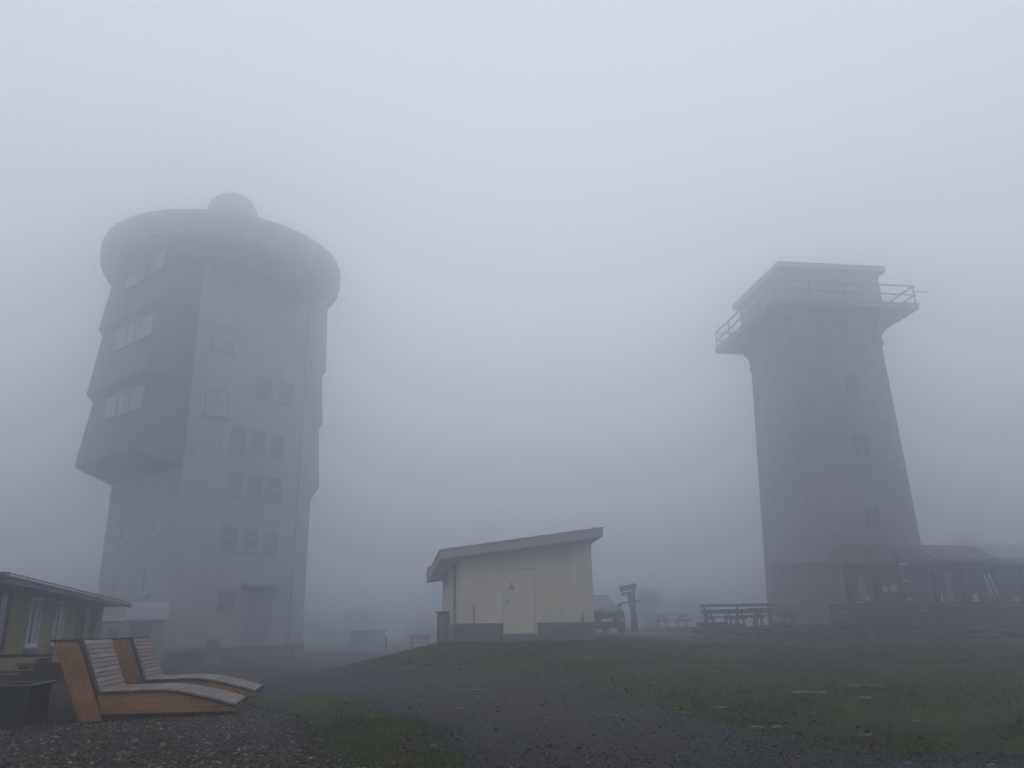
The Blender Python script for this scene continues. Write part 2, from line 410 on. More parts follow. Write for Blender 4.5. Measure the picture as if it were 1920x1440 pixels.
MT['moss'] = island_mat('moss', [(0, (.03, .034, .004)), (.5, (.065, .068, .008)), (1, (.11, .10, .022))], .8)
MT['rubble'] = island_mat('rubble', [(0, (.02, .017, .013)), (.5, (.05, .042, .034)), (.85, (.09, .078, .064)), (1, (.17, .15, .125))])
_oct = np.array([(1, 0, 0), (-1, 0, 0), (0, 1, 0), (0, -1, 0), (0, 0, 1), (0, 0, -1), (.7, .7, .1), (-.7, .65, -.1), (-.65, -.7, .1), (.7, -.65, 0)], float)
_octf = np.array([(4, 0, 6), (4, 6, 2), (4, 2, 7), (4, 7, 1), (4, 1, 8), (4, 8, 3), (4, 3, 9), (4, 9, 0), (5, 6, 0), (5, 2, 6), (5, 7, 2), (5, 1, 7), (5, 8, 1), (5, 3, 8), (5, 9, 3), (5, 0, 9)])
def scatter_pebbles(name, x, y, smin, smax, m, flat=.6):
    n = len(x)
    s = smin + (smax - smin) * rng.random(n) ** 2.2
    a = rng.random(n) * 2 * math.pi
    sx = s * (.75 + .5 * rng.random(n)); sy = s * (.6 + .4 * rng.random(n)); szz = s * flat * (.6 + .6 * rng.random(n))
    P = _oct[None] * (1 + .35 * (rng.random((n, 10, 1)) - .5))
    px = P[..., 0] * sx[:, None]; py = P[..., 1] * sy[:, None]; pz = P[..., 2] * szz[:, None]
    ca, sa = np.cos(a)[:, None], np.sin(a)[:, None]
    tl = (rng.random(n)[:, None] - .5) * .8
    X = px * ca - py * sa + x[:, None]; Y = px * sa + py * ca + y[:, None]; Z = pz + tl * px + (gz(x, y) + .014 + szz * .2)[:, None]
    V = np.stack([X, Y, Z], -1).reshape(-1, 3)
    Fc = (_octf[None] + 10 * np.arange(n)[:, None, None]).reshape(-1, 3)
    return soup(name, V, Fc, m, 3)
n = 60000
u = rng.random(n); yy = 6.8 + 10 * u ** 1.6; xx = -9.5 + 10.5 * rng.random(n)
k = m_peb(xx, yy) + .25 * (rng.random(n) - .5) > .0
pb = scatter_pebbles('pebbles', xx[k], yy[k], .010, .034, MT['pebble'])
tag(pb, 'loose brown and tan pebbles strewn around the loungers', kind='stuff')
n = 60000
yy = 6.5 + 11 * rng.random(n) ** 2.0; xx = -3 + 11 * rng.random(n)
edge = m_path(xx, yy)
dens = np.exp(-np.abs(edge) * 1.3) * .55 + .45 * (yy < 9.5) + .12
k = (edge > -.12) & (rng.random(n) < dens * (fbm(xx * 1.5, yy * 1.5, 3) + .75))
gt = scatter_pebbles('grit', xx[k], yy[k], .006, .022, MT['grit'])
tag(gt, 'blue grey grit lying loose on the dark track', kind='stuff')

def grassy(x, y):
    """0 bare .. 1 full turf"""
    g = .45 + 3.0 * fbm(x * .6 + 3, y * .6, 5) + .3 * ss(14, 24, y) + .15 * ss(1, 5, x)
    g = g * (1 - .93 * ss(-.9, .25, m_path(x, y) + .5 * fbm(x * 2.1, y * 2.1 + 30, 3)))
    pebm = ss(-.3, .25, m_peb(x, y))
    g = g * (1 - pebm * (.92 + .2 * fbm(x * 1.5, y * 1.5 + 7, 3)))
    g = g * (1 - .85 * ss(-.1, .3, sdpoly(x, y, SOIL) + .5 * fbm(x * 2, y * 2, 3)))
    return np.clip(g, 0, 1)
def blades(name, n, x, y, hmin, hmax, wd):
    k = rng.random(n) < grassy(x, y) * (.35 + 1.3 * np.clip(fbm(x * 2.3, y * 2.3, 3) + .5, 0, 1))
    x = x[k]; y = y[k]; n = len(x)
    h = (hmin + (hmax - hmin) * rng.random(n) ** 1.5) * (.6 + .9 * np.clip(fbm(x * 1.7, y * 1.7, 2) + .5, 0, 1))
    a = rng.random(n) * 2 * math.pi; wv = wd * (.6 + .8 * rng.random(n))
    ln = .4 + .9 * rng.random(n); b2 = rng.random(n) * 2 * math.pi
    z = gz(x, y) - .005
    d = np.stack([np.cos(a), np.sin(a), 0 * a], 1) * wv[:, None] * .5
    l = np.stack([np.cos(b2) * ln * h, np.sin(b2) * ln * h, h], 1)
    base = np.stack([x, y, z], 1)
    mid = base + l * .5 + np.array([0, 0, 1]) * (h * .12)[:, None]
    V = np.stack([base - d, base + d, mid + d * .75, mid - d * .75, base + l], 1).reshape(-1, 3)
    i = 5 * np.arange(n)[:, None]
    Fc = np.concatenate([i + [0, 1, 2], i + [0, 2, 3], i + [3, 2, 4]])
    return soup(name, V, Fc, MT['grassblade'], 3)
n = 290000
r_ = rng.random(n); yy = 6.8 + 30 * r_ ** 2.1; xx = (rng.random(n) * 2 - .9) * (yy * .76 + 1.5) + .6
gr = blades('grass', n, xx, yy, .02, .065, .012)
tag(gr, 'short worn turf with olive and straw coloured blades', kind='stuff')
n = 26000
yy = 8.2 + 4.2 * rng.random(n); xx = -2.7 + 2.4 * rng.random(n)
k = (sdpoly(xx, yy, [(-2.25, 9.3), (-2.35, 11.7), (-1.4, 12), (-.75, 10.1), (-.6, 8.3), (-1.7, 8.4)]) + .8 * fbm(xx * 1.3, yy * 1.3, 4)) > -.05
_g = grassy
grassy = lambda x, y: np.clip(.55 + 1.6 * fbm(x * 1.6, y * 1.6 + 3, 4), 0, 1)
_gb = MT['grassblade']; MT['grassblade'] = MT['moss']
gr2 = blades('grass_patch', int(k.sum()), xx[k], yy[k], .015, .04, .011)
grassy = _g; MT['grassblade'] = _gb
tag(gr2, 'mossy green grass patch between the pebbles and the track', kind='stuff')

# coarser rubble and taller tufts break up track and turf
n = 5200
yy = 7.5 + 15 * rng.random(n) ** 1.3; xx = -3.5 + 10 * rng.random(n)
k = (rng.random(n) < .15 + .85 * np.clip(2.2 * fbm(xx * .7 + 60, yy * .7, 4), 0, 1)) & (np.abs(m_path(xx, yy)) < 1.3)
rb = scatter_pebbles('rubble', xx[k], yy[k], .014, .055, MT['rubble'], .5)
tag(rb, 'broken tan and grey stones along the edges of the track', kind='stuff')
n = 9000
c_ = rng.random((260, 2)) * np.array([15, 16]) + np.array([-4.5, 7.5])
i_ = rng.integers(0, 260, n)
xx = c_[i_, 0] + rng.normal(0, .07, n); yy = c_[i_, 1] + rng.normal(0, .07, n)
tf = blades('grass_tufts', n, xx, yy, .05, .13, .011)
tag(tf, 'taller grass tufts dotted over the turf', kind='stuff')
# pale flat stones
def rock_mesh(seed, sx, sy, sz):
    r = random.Random(seed); bm = bmesh.new(); bmesh.ops.create_icosphere(bm, subdivisions=2, radius=1)
    for v in bm.verts:
        k = 1 + .35 * (r.random() - .5); v.co = Vector((v.co.x * k * sx, v.co.y * k * sy, max(-.6, min(.7, v.co.z * k)) * sz))
    me = bpy.data.meshes.new('stone'); bm.to_mesh(me); bm.free(); return me
STN = [(4.75, 14.02, .34, .06), (6.02, 14.98, .42, .05), (5.36, 13.31, .15, .08), (2.33, 12.02, .14, .06), (2.95, 12.47, .17, .06), (2.92, 10.59, .13, .05), (4.03, 11.78, .09, .05), (3.17, 10.65, .10, .06),
       (.73, 14.38, .16, .05), (-.76, 14.72, .34, .03), (-.85, 12.69, .16, .03), (-2.37, 18.68, .28, .05), (1.35, 11.9, .13, .04), (.42, 11.6, .09, .04), (5.0, 10.9, .08, .05), (3.9, 9.75, .10, .05), (.9, 13.2, .08, .05), (-.1, 13.6, .11, .03)]
STL = ['long flat pale stone in the turf, left one of the two longest', 'long flat pale stone in the turf, right and farther one of the two longest',
       'small rounded pale stone in the turf just nearer than the two longest', 'pale stone on the edge of track and turf, leftmost on that edge',
       'pale stone on the turf edge, second along it from the left', 'pale flat stone on the turf edge, left one of a touching pair',
       'tiny pale stone in the middle of the right hand turf', 'pale stone on the turf edge, right one of a touching pair',
       'pale stone on the track, farthest right of those on it', 'long thin pale stone in the middle of the dark track',
       'pale stone on the track nearer than the long thin one', 'pale flat stone at the far end of the track before the shed',
       'pale stone on the near part of the track toward the turf', 'small pale stone at the centre of the near track',
       'small pale stone at the bare soil patch in the right turf', 'small pale stone nearest the viewer in the right hand turf',
       'tiny pale stone on the right half of the dark track', 'small low pale stone right of the long thin one on the track']
for i, (x, y, s, hh) in enumerate(STN):
    me = rock_mesh(i, s * .8, s * .38, hh * .7); me.materials.append(MT['palestone'])
    o = bpy.data.objects.new('stone', me); C.objects.link(o); o.location = (x, y, gzf(x, y) + .004); o.rotation_euler.z = random.uniform(-.4, .4)
    tag(o, STL[i], 'stone', 'pale stones in the ground')

# ------------------------------------------------------------------ broadcast tower (left)
def window(parent, o, ex, n, wd, ht, fm, gm, mull=1, sill=True, fr=.07, dep=.06, transom=False):
    """o = lower-left corner on the wall, ex along the wall, n outward"""
    o = Vector(o); ex = Vector(ex).normalized(); n = Vector(n).normalized(); ez = Vector((0, 0, 1))
    def bx(mb, a0, a1, c0, c1, d0, d1):
        q = lambda a, c, d: o + ex * a + ez * c + n * d
        mb.hexa([q(a0, c0, d0), q(a1, c0, d0), q(a1, c0, d1), q(a0, c0, d1)], [q(a0, c1, d0), q(a1, c1, d0), q(a1, c1, d1), q(a0, c1, d1)])
    f = MB()
    bx(f, 0, fr, 0, ht, -.05, dep); bx(f, wd - fr, wd, 0, ht, -.05, dep); bx(f, fr, wd - fr, 0, fr, -.05, dep); bx(f, fr, wd - fr, ht - fr, ht, -.05, dep)
    for k in range(mull):
        x = wd * (k + 1) / (mull + 1); bx(f, x - fr * .4, x + fr * .4, fr, ht - fr, -.05, dep * .8)
    wo = f.build('window', fm, parent)
    ed = [0] + [wd * (k + 1) / (mull + 1) for k in range(mull)] + [wd]
    for k in range(mull + 1):
        p = MB(); bx(p, max(ed[k], fr * .9), min(ed[k + 1], wd - fr * .9), fr * .9, ht - fr * .9, .004, .014)
        p.build('pane', gm[k % len(gm)] if isinstance(gm, (list, tuple)) else gm, wo)
    if sill:
        s_ = MB(); bx(s_, -.06, wd + .06, -.06, -.002, -.02, dep + .09); s_.build('sill', MT['steel'], wo)
    return wo

T_S = 8.6
tN = Vector((-18.317, 44.0, 0))
tw = thing('broadcast_tower', 'tall concrete broadcast tower with flared dark bays and a round disc top', 'tower', (tN.x, tN.y, gzf(tN.x, tN.y) - .15), 0)
tz0 = tw.location.z
al = R(40)
eL = Vector((-math.cos(al), math.sin(al), 0)); eR = Vector((math.sin(al), math.cos(al), 0))
nL = -eR; nR = -eL                        # outward normals of the left and the right face
def tp(a, b, z): return eL * a + eR * b + Vector((0, 0, z))     # a along left face, b along right face, relative to the near corner
q = [(0, 0), (0, T_S), (T_S, T_S), (T_S, 0)]
def quad(a0, a1, b0, b1, z): return [tp(a0, b0, z), tp(a0, b1, z), tp(a1, b1, z), tp(a1, b0, z)]
b = MB().hexa(quad(0, T_S, 0, T_S, .5), quad(0, T_S, 0, T_S, 24.6)); b.build('wall', MT['concrete'], tw)
MB().hexa(quad(-.06, T_S + .06, -.06, T_S + .06, -.4), quad(-.06, T_S + .06, -.06, T_S + .06, .75)).build('plinth', MT['darkconc'], tw)
# shallow string courses, one per storey, stand proud of the concrete
for z in (3.72, 6.72, 9.72):
    MB().hexa(quad(-.05, T_S + .05, -.05, T_S + .05, z), quad(-.05, T_S + .05, -.05, T_S + .05, z + .1)).build('string_course', MT['concrete'], tw)
# precast facade panels with open joints, both visible faces
for face in ('L', 'R'):
    for c_ in range(4):
        for r_ in range(8):
            z = .8 + r_ * 3.0; h_ = 2.94 if r_ < 7 else 2.7; a0 = c_ * T_S / 4 + .02; a1 = (c_ + 1) * T_S / 4 - .02
            if face == 'R': P = [(a0, z), (a1, z), (a1, z + h_), (a0, z + h_)]; f = lambda a, zz, d: tp(-d, a, zz)
            else: P = [(a0, z), (a1, z), (a1, z + h_), (a0, z + h_)]; f = lambda a, zz, d: tp(a, -d, zz)
            if face == 'L' and z > 10.5: continue
            MB().hexa([f(a, zz, .0) for a, zz in P], [f(a, zz, .022) for a, zz in P]).build('facade_panel', MT['concrete'], tw)
MB().tube(tp(-.1, 7.6, .2), tp(-.1, 7.6, 22.5), .07).build('downpipe', MT['greypaint'], tw)
# flared bays of the upper storeys: outward offset at the top and bottom
def bay(z0, z1, ot, ob, side, lo=0., dz=.75):
    if side == 'L':
        def ring(o, z): return [tp(.01, -.06, z), tp(.75, -o, z), tp(T_S - .4, -o, z), tp(T_S + o * .25, -o * .7, z), tp(T_S + o * .25, .6, z), tp(.01, .6, z)]
        def low(z): return [tp(.05, -.04, z), tp(.75, -max(.04, lo), z), tp(T_S - .4, -max(.04, lo), z), tp(T_S + lo * .25 + .03, -.04 - lo * .7, z), tp(T_S + lo * .25 + .03, .6, z), tp(.05, .6, z)]
    else:
        def ring(o, z): return [tp(.3, T_S + o, z), tp(T_S - .3, T_S + o, z), tp(T_S - .3, T_S - .6, z), tp(-o * .1, T_S - .6, z), tp(-o * .1, T_S + o * .75, z)]
        def low(z): return [tp(.3, T_S + .02, z), tp(T_S - .3, T_S + .02, z), tp(T_S - .3, T_S - .6, z), tp(-.02, T_S - .6, z), tp(-.02, T_S + .01, z)]
    m_ = MB()
    m_.hexa(low(z0 - dz), ring(ob, z0 - .02)); m_.hexa(ring(ob, z0), ring(ot, z1))
    return m_.build('bay', MT['clad'] if side == 'L' else MT['concrete'], tw)
BAYS = [(11.15, 15.3, 1.95, 2.5, 0, .8), (15.62, 19.6, 1.95, 2.42, 1.92, .28), (19.92, 23.7, 1.75, 2.25, 1.92, .28)]
for (z0, z1, ot, ob, lo, dz) in BAYS:
    bo = bay(z0, z1, ot, ob, 'L', lo, dz)
    hgt = z1 - z0
    # ribbon of curtained windows near the top of the bay
    zz = z1 - 1.75
    oo = ob + (ot - ob) * (zz - z0) / hgt
    for k in range(3):
        a0 = 1.0 + k * 1.6
        wo = window(tw, tp(a0 + 1.45, -oo - .02, zz), -eL, nL, 1.45, 1.35, MT['greypaint'], [MT['curtain'], MT['curtain'] if k != 1 else MT['glass']], 1, True)
for (z0, z1, ot, ob) in [(10.25, 13.9, .4, .75), (14.45, 17.6, .42, .72), (18.1, 23.4, .5, .78)]:
    bay(z0, z1, ot, ob, 'R')
# windows of the right face (b measured from the near corner)
def wR(b, z, wd=.95, ht=1.35, mull=0, gm='towerglass'): window(tw, tp(-.026, b, z), eR, nR, wd, ht, MT['greypaint'], MT[gm], mull)
for z in (6.0, 9.15, 11.85):
    for b_ in (2.75, 4.1, 5.45): wR(b_, z)
for z in (13.6, 17.6, 21.8): wR(.9, z, 1.5, 1.6, 1, 'curtain')
for b_ in (4.2, 5.8): wR(b_, 15.3)
wR(2.85, 2.75, 1.0, 1.2)
# windows of the left face
def wL(a, z, wd=1.2, ht=1.5, gm='towerglass'): window(tw, tp(a + wd, -.026, z), -eL, nL, wd, ht, MT['white'], [MT[gm], MT['curtain']], 1)
for a_, z in ((2.0, 3.6), (5.6, 3.5), (1.7, 6.8), (5.4, 6.7)): wL(a_, z)
# entrance recess, canopy
MB().hexa(quad(-.05, .2, 4.6, 6.3, .2), quad(-.05, .2, 4.6, 6.3, 3.95)).build('door', MT['greypaint'], tw)
MB().hexa(quad(-.75, .2, 4.2, 6.8, 4.0), quad(-.75, .2, 4.2, 6.8, 4.18)).build('canopy', MT['roofmetal'], tw)
# disc top
cc = tp(T_S / 2 + .3, T_S / 2 - .35, 0)
d_ = MB().lathe([(5.6, 22.5), (6.5, 23.05), (7.2, 23.6), (7.5, 24.0), (7.62, 24.5), (7.62, 25.2), (7.5, 25.55), (7.2, 25.7), (4.0, 25.85), (.2, 25.95)], 64, cc)
d_.build('disc_roof', MT['concrete'], tw, smooth=False)
dm = MB().lathe([(1.2, 25.8), (1.2, 27.6), (1.45, 28.1)] + [(1.7 * math.cos(t), 28.9 + 1.55 * math.sin(t)) for t in np.linspace(-.5, 1.5, 9)], 28, tp(T_S / 2 + .35, T_S / 2 - .25, .35))
dm.build('radome', MT['concrete'], tw, smooth=True)
# porch at the foot of the left face
pr = thing('entrance_porch', 'low grey porch with white fascia box at the foot of the disc topped tower', 'porch', (-18.75, 42.0, gzf(-19, 42.2) - .05), R(23))
MB().box(-2.6, 1.2, .1, 2.0, -.2, 2.02).build('wall', MT['greypaint'], pr)
MB().box(-.75, 1.25, -.25, 2.1, 2.1, 2.95).build('fascia', MT['white'], pr, .02)
MB().box(-2.75, -.76, -.1, 2.1, 2.04, 2.3).build('roof', MT['white'], pr, .01)
MB().box(-.5, .5, .04, .12, 0, 1.95).build('door', MT['darkconc'], pr)
for x_ in (-2.2, -1.5): window(pr, (x_, .1, .8), (1, 0, 0), (0, -1, 0), .6, 1.0, MT['greypaint'], MT['glass'], 0)
for x_ in (-2.5, 1.1): MB().box(x_ - .05, x_ + .05, -.2, -.1, -.1, 2.1).build('post', MT['greypaint'], pr)

def post_thing(name, label, cat, p, h, r, m, cap=True):
    t = thing(name, label, cat, (p[0], p[1], gzf(p[0], p[1])))
    MB().lathe([(r * 1.3, -.1), (r * 1.3, .06), (r, .1), (r, h - .08), (r * .8, h)], 14).build('shaft', m, t)
    if cap: MB().lathe([(r * 1.15, h - .14), (r * 1.15, h - .08)], 14).build('ring', MT['white'], t)
    return t
post_thing('bollard', 'short dark bollard at the right foot of the disc topped tower', 'bollard', (-12.0, 47.5), .85, .11, MT['darkconc'])
# sandwich board and dark crate near the tower
p = at(396, 1237, 41)
t = thing('sandwich_board', 'small sign board with pale frame on the ground before the broadcast tower', 'sign', gp(p.x, p.y), R(28))
for s in (-1, 1):
    f = MB(); f.hexa([(-.3, s * .28, 0), (.3, s * .28, 0), (.3, s * .28 + .03, 0), (-.3, s * .28 + .03, 0)], [(-.3, s * .03, 1.05), (.3, s * .03, 1.05), (.3, s * .03 + .03, 1.05), (-.3, s * .03 + .03, 1.05)])
    pn = f.build('panel', MT['darkconc'], t)
    e = MB()
    for x in (-.3, .3): e.bar((x, s * .30, 0), (x, s * .05, 1.08), .03, .03)
    e.bar((-.3, s * .30, .03), (.3, s * .30, .03), .05, .05)
    e.build('frame', MT['steel'], pn)
t = thing('storage_crate', 'low dark crate on the ground before the broadcast tower', 'crate', gp(at(350, 1217, 41.6).x, 41.6), R(20))
for k in range(3): MB().box(-.65, .65, -.3, .3, .02 + k * .14, .145 + k * .14).build('plank', MT['darkwood'], t, .01)
MB().box(-.68, .68, -.33, .33, .445, .49).build('lid', MT['darkconc'], t)

# ------------------------------------------------------------------ stone lookout tower (right)
lc = Vector((18.72, 47.4, 0)); lz = gzf(lc.x, lc.y)
lt = thing('lookout_tower', 'tapering grey stone lookout tower with railed balcony under a flat roof', 'tower', (lc.x, lc.y, 0), R(8))
def sq(s, z): return [(-s, -s, z), (s, -s, z), (s, s, z), (-s, s, z)]
# masonry shaft in courses of uneven depth
m_ = MB()
m_.hexa(sq(3.25, .2), sq(2.82, 17.1)); m_.build('shaft', MT['towerstone'], lt)
MB().hexa(sq(2.9, 17.1), sq(2.9, 17.4)).build('string_course', MT['towerstone'], lt)
MB().hexa(sq(2.86, 17.4), sq(2.9, 19.0)).build('neck', MT['towerstone'], lt)
MB().hexa(sq(3.1, 19.2), sq(3.08, 21.4)).build('cabin', MT['towerstone'], lt)
# quoins at the corners, parts
qm = MB().box(-.4, .4, -.4, .4, 0, .5).mesh('quoin'); qm.materials.append(MT['towerstone'])
for k in range(26):
    z = 1.0 + k * .62; s = 3.25 - .43 * (z - .2) / 16.9 - .37
    for i, (sx, sy) in enumerate(((-1, -1), (1, -1), (-1, 1))):
        o = inst(qm, 'quoin', lt, Matrix.Translation((sx * s, sy * s, z)) @ Matrix.Diagonal((1.0 if k % 2 else .7, .7 if k % 2 else 1.0, 1, 1)))
# deck
MB().hexa(sq(4.45, 18.85), sq(4.45, 19.12)).build('balcony_deck', MT['towerstone'], lt, .02)
MB().hexa(sq(4.5, 19.122), sq(4.5, 19.2)).build('deck_edge', MT['towerstone'], lt)
for k in range(4):
    rot = Matrix.Rotation(k * math.pi / 2, 4, 'Z')
    for x in (-2.5, -.85, .85, 2.5):
        b = MB(); b.hexa([(x - .14, -2.8, 17.75), (x + .14, -2.8, 17.75), (x + .14, -2.8, 18.84), (x - .14, -2.8, 18.84)],
                         [(x - .14, -3.0, 17.75), (x + .14, -3.0, 17.75), (x + .14, -3.85, 18.84), (x - .14, -3.85, 18.84)])
        o = b.build('corbel', MT['towerstone'], lt); o.matrix_local = rot
    for x in (-4.3, -2.15, 0, 2.15):
        o = MB().box(x - .035, x + .035, -4.4, -4.33, 19.2, 20.3).build('railing_post', MT['darksteel'], lt); o.matrix_local = rot
        o = MB().bar((x, -4.365, 19.25), (x + 2.1, -4.365, 20.2), .03, .03).build('railing_brace', MT['darksteel'], lt); o.matrix_local = rot
    for z in (19.72, 20.28):
        o = MB().box(-4.4, 4.4, -4.40 - .01, -4.32 + .01, z, z + .06).build('rail', MT['darksteel'], lt); o.matrix_local = rot
MB().bar((4.4, -4.3, 20.0), (5.3, -4.3, 20.0), .05, .05).build('spout', MT['darksteel'], lt)
MB().hexa(sq(3.12, 21.4), sq(3.36, 21.62)).build('cornice', MT['towerstone'], lt)
MB().hexa(sq(3.42, 21.62), sq(3.42, 22.0)).build('roof', MT['roofmetal'], lt, .03)
MB().hexa([(-2.6, -2.6, 22), (2.6, -2.6, 22), (2.6, 2.6, 22), (-2.6, 2.6, 22)], [(-.2, -.2, 22.6), (.2, -.2, 22.6), (.2, .2, 22.6), (-.2, .2, 22.6)]).build('roof_cap', MT['roofmetal'], lt)
for z in (6.3, 10.2, 13.8):
    s = 3.25 - .43 * (z - .2) / 16.9
    window(lt, (.15, -s - .0, z), (1, 0, 0), (0, -1, 0), .7, 1.3, MT['darksteel'], MT['glass'], 0, fr=.08, dep=.1)

# ------------------------------------------------------------------ mountain restaurant at the foot of the lookout tower
RZ = 1.02; Y0 = 40.0
rs = thing('restaurant', 'dark timber restaurant with red roof wrapped round the stone tower foot', 'building', (12.5, Y0, RZ))
def wb(x0, x1, y0, y1, z0, z1): return MB().box(x0, x1, y0, y1, z0, z1)
MB().hexa([(0, 0, -.6), (3.4, 0, -.6), (3.4, 8, -.6), (2.75, 8, -.6)], [(0, 0, 3.15), (3.4, 0, 3.15), (3.4, 8, 3.15), (2.75, 8, 3.15)]).build('stone_wall', MT['towerstone'], rs)
MB().hexa([(-.22, -.15, 3.16), (3.6, -.15, 3.16), (3.6, 8.2, 3.16), (2.6, 8.2, 3.16)], [(-.22, -.15, 3.26), (3.6, -.15, 3.26), (3.6, 8.2, 3.3), (2.6, 8.2, 3.3)]).build('eave', MT['towerstone'], rs)
wb(3.41, 22, .25, 8, -.6, 3.0).build('wall', MT['timber'], rs)
wb(3.41, 22, .05, .27, -.6, .95).build('parapet', MT['timber'], rs)
# red hipped roof
rf = MB()
rf.add([(3.3, -.7, 3.25), (10.7, -.7, 3.25), (11.9, 4.2, 4.33), (4.7, 4.2, 4.5), (3.3, -.7, 3.1), (10.7, -.7, 3.1), (12.6, 8.2, 3.1), (4.7, 8.2, 3.1)],
       [(0, 1, 2, 3), (4, 5, 1, 0), (1, 5, 6, 2), (3, 2, 6, 7), (0, 3, 7, 4), (4, 7, 6, 5)])
ro = rf.build('roof', MT['redroof'], rs)
for k in range(16):
    x = 3.5 + k * .46; f_ = k / 15
    MB().bar((x, -.68, 3.275), (4.85 + f_ * 6.9, 4.15, 4.5 - .15 * f_), .035, .05).build('seam', MT['redroof'], ro)
rf2 = MB(); rf2.add([(10.75, -.6, 3.2), (23, -.6, 3.2), (23, 3.8, 4.2), (12.0, 3.8, 4.3), (10.75, -.6, 3.02), (23, -.6, 3.02), (23, 3.8, 3.0), (12.2, 3.8, 3.0)],
                    [(0, 1, 2, 3), (4, 5, 1, 0), (1, 5, 6, 2), (0, 3, 7, 4), (3, 2, 6, 7), (4, 7, 6, 5)])
ro2 = rf2.build('metal_roof', MT['roofmetal'], rs)
for k in range(9):
    f_ = (k + .5) / 9; y_ = -.45 + 4.25 * f_
    MB().bar((10.95 + 1.2 * f_, y_, 3.28 + 1.05 * f_), (22.9, y_, 3.28 + .95 * f_), .09, .09).build('roof_batten', MT['lamp'], ro2)
MB().box(0, .28, -.03, 0, 0, .34).build('roof_hatch', MT['white'], rs, loc=(11.0, -.15, 3.45))
# glazed veranda bays between posts
xp = [3.6, 5.0, 6.4, 7.8, 9.2, 10.7, 12.2, 13.7, 15.2]
for x in xp: wb(x - .09, x + .09, -.08, .24, -.4, 3.0).build('post', MT['timber'], rs)
for i in range(len(xp) - 1):
    window(rs, (xp[i] + .12, .2, 1.0), (1, 0, 0), (0, -1, 0), xp[i + 1] - xp[i] - .24, 1.7, MT['timber'], MT['glass'] if i % 3 else [MT['glass'], MT['greypaint'], MT['glass']], 2, True, .06, .05)
wb(3.4, 22, -.14, .1, 2.86, 3.05).build('beam', MT['timber'], rs)
wb(9.3, 13.2, -.2, -.15, 2.2, 2.32).build('sign_board', MT['timber'], rs)
# paper notices in the windows (each its own sheet)
NOT = [(1575, 1096, .14, .16, 'small white notice on the dark wall left of the veranda windows'), (1613, 1133, .30, .22, 'lowest white notice in the left veranda window'), (1628.5, 1121.5, .14, .2, 'small bright notice above the lowest one in left veranda window'),
       (1660, 1104, .26, .3, 'left one of two pale sheets side by side in veranda window'), (1675, 1102, .3, .34, 'right one of two pale sheets side by side beside red post'), (1762, 1122, .3, .46, 'tall notice with bright lower edge in right veranda window'),
       (1829, 1121, .26, .42, 'tilted white poster right of the middle of the right veranda'), (1905, 1125, .26, .22, 'small tilted notice at the right end of the veranda')]
for (px, py, w_, h_, lb) in NOT:
    p = at(px, py, Y0 + .12)
    o = MB().box(-w_ / 2, w_ / 2, -.012, .0, -h_ / 2, h_ / 2).build('paper_notice', MT['paper'], None)
    o.location = p; o.rotation_euler.y = random.uniform(-.12, .12); tag(o, lb, 'notice', 'notices on the veranda')
# red carved post, skis, chair
p0 = at(1705, 1160, 38.7); p1 = at(1680, 1033, 38.7)
t = thing('carved_post', 'tall leaning dark red carved wooden post before the veranda', 'post', (p0.x, p0.y, gzf(p0.x, p0.y)))
dx = p1.x - p0.x; hz = p1.z - t.location.z
m_ = MB()
prof = [(.0, .22), (.12, .17), (.2, .24), (.34, .16), (.42, .22), (.56, .15), (.66, .2), (.8, .13), (.9, .17), (1.0, .06)]
for (a, r1), (b_, r2) in zip(prof[:-1], prof[1:]):
    m_.tube((dx * a, 0, hz * a - .02), (dx * b_, 0, hz * b_), r1 * 1.15, r2 * 1.15, 9)
m_.build('shaft', MT['redwood'], t)
for a in (.33, .58, .8): MB().box(dx * a - .03, dx * a + .3, -.2, -.14, hz * a, hz * a + .1).build('marker', MT['lamp'], t)
t = thing('skis', 'pair of pale old skis leaning crosswise on the veranda front', 'skis', (0, 0, 0))
for (x0, x1) in ((1844, 1861), (1853, 1870)):
    a = at(x0, 1076, 39.82); b_ = at(x1, 1114, 39.78)
    MB().bar(a, b_, .1, .025, (0, 1, 0)).build('ski', MT['lamp'], t)
t = thing('folding_chair', 'pale folding chair beside the red carved post on the terrace', 'chair', (18.9, 38.3, gzf(18.9, 38.3)), R(25))
for s in (-1, 1):
    MB().bar((s * .2, -.2, 0), (s * .2, .25, .9), .035, .035).build('leg', MT['steel'], t)
    MB().bar((s * .17, .22, 0), (s * .17, -.2, .46), .035, .035).build('leg', MT['steel'], t)
MB().box(-.2, .2, -.2, .16, .44, .47).build('seat', MT['lamp'], t)
MB().box(-.2, .2, .2, .23, .62, .88).build('backrest', MT['lamp'], t)

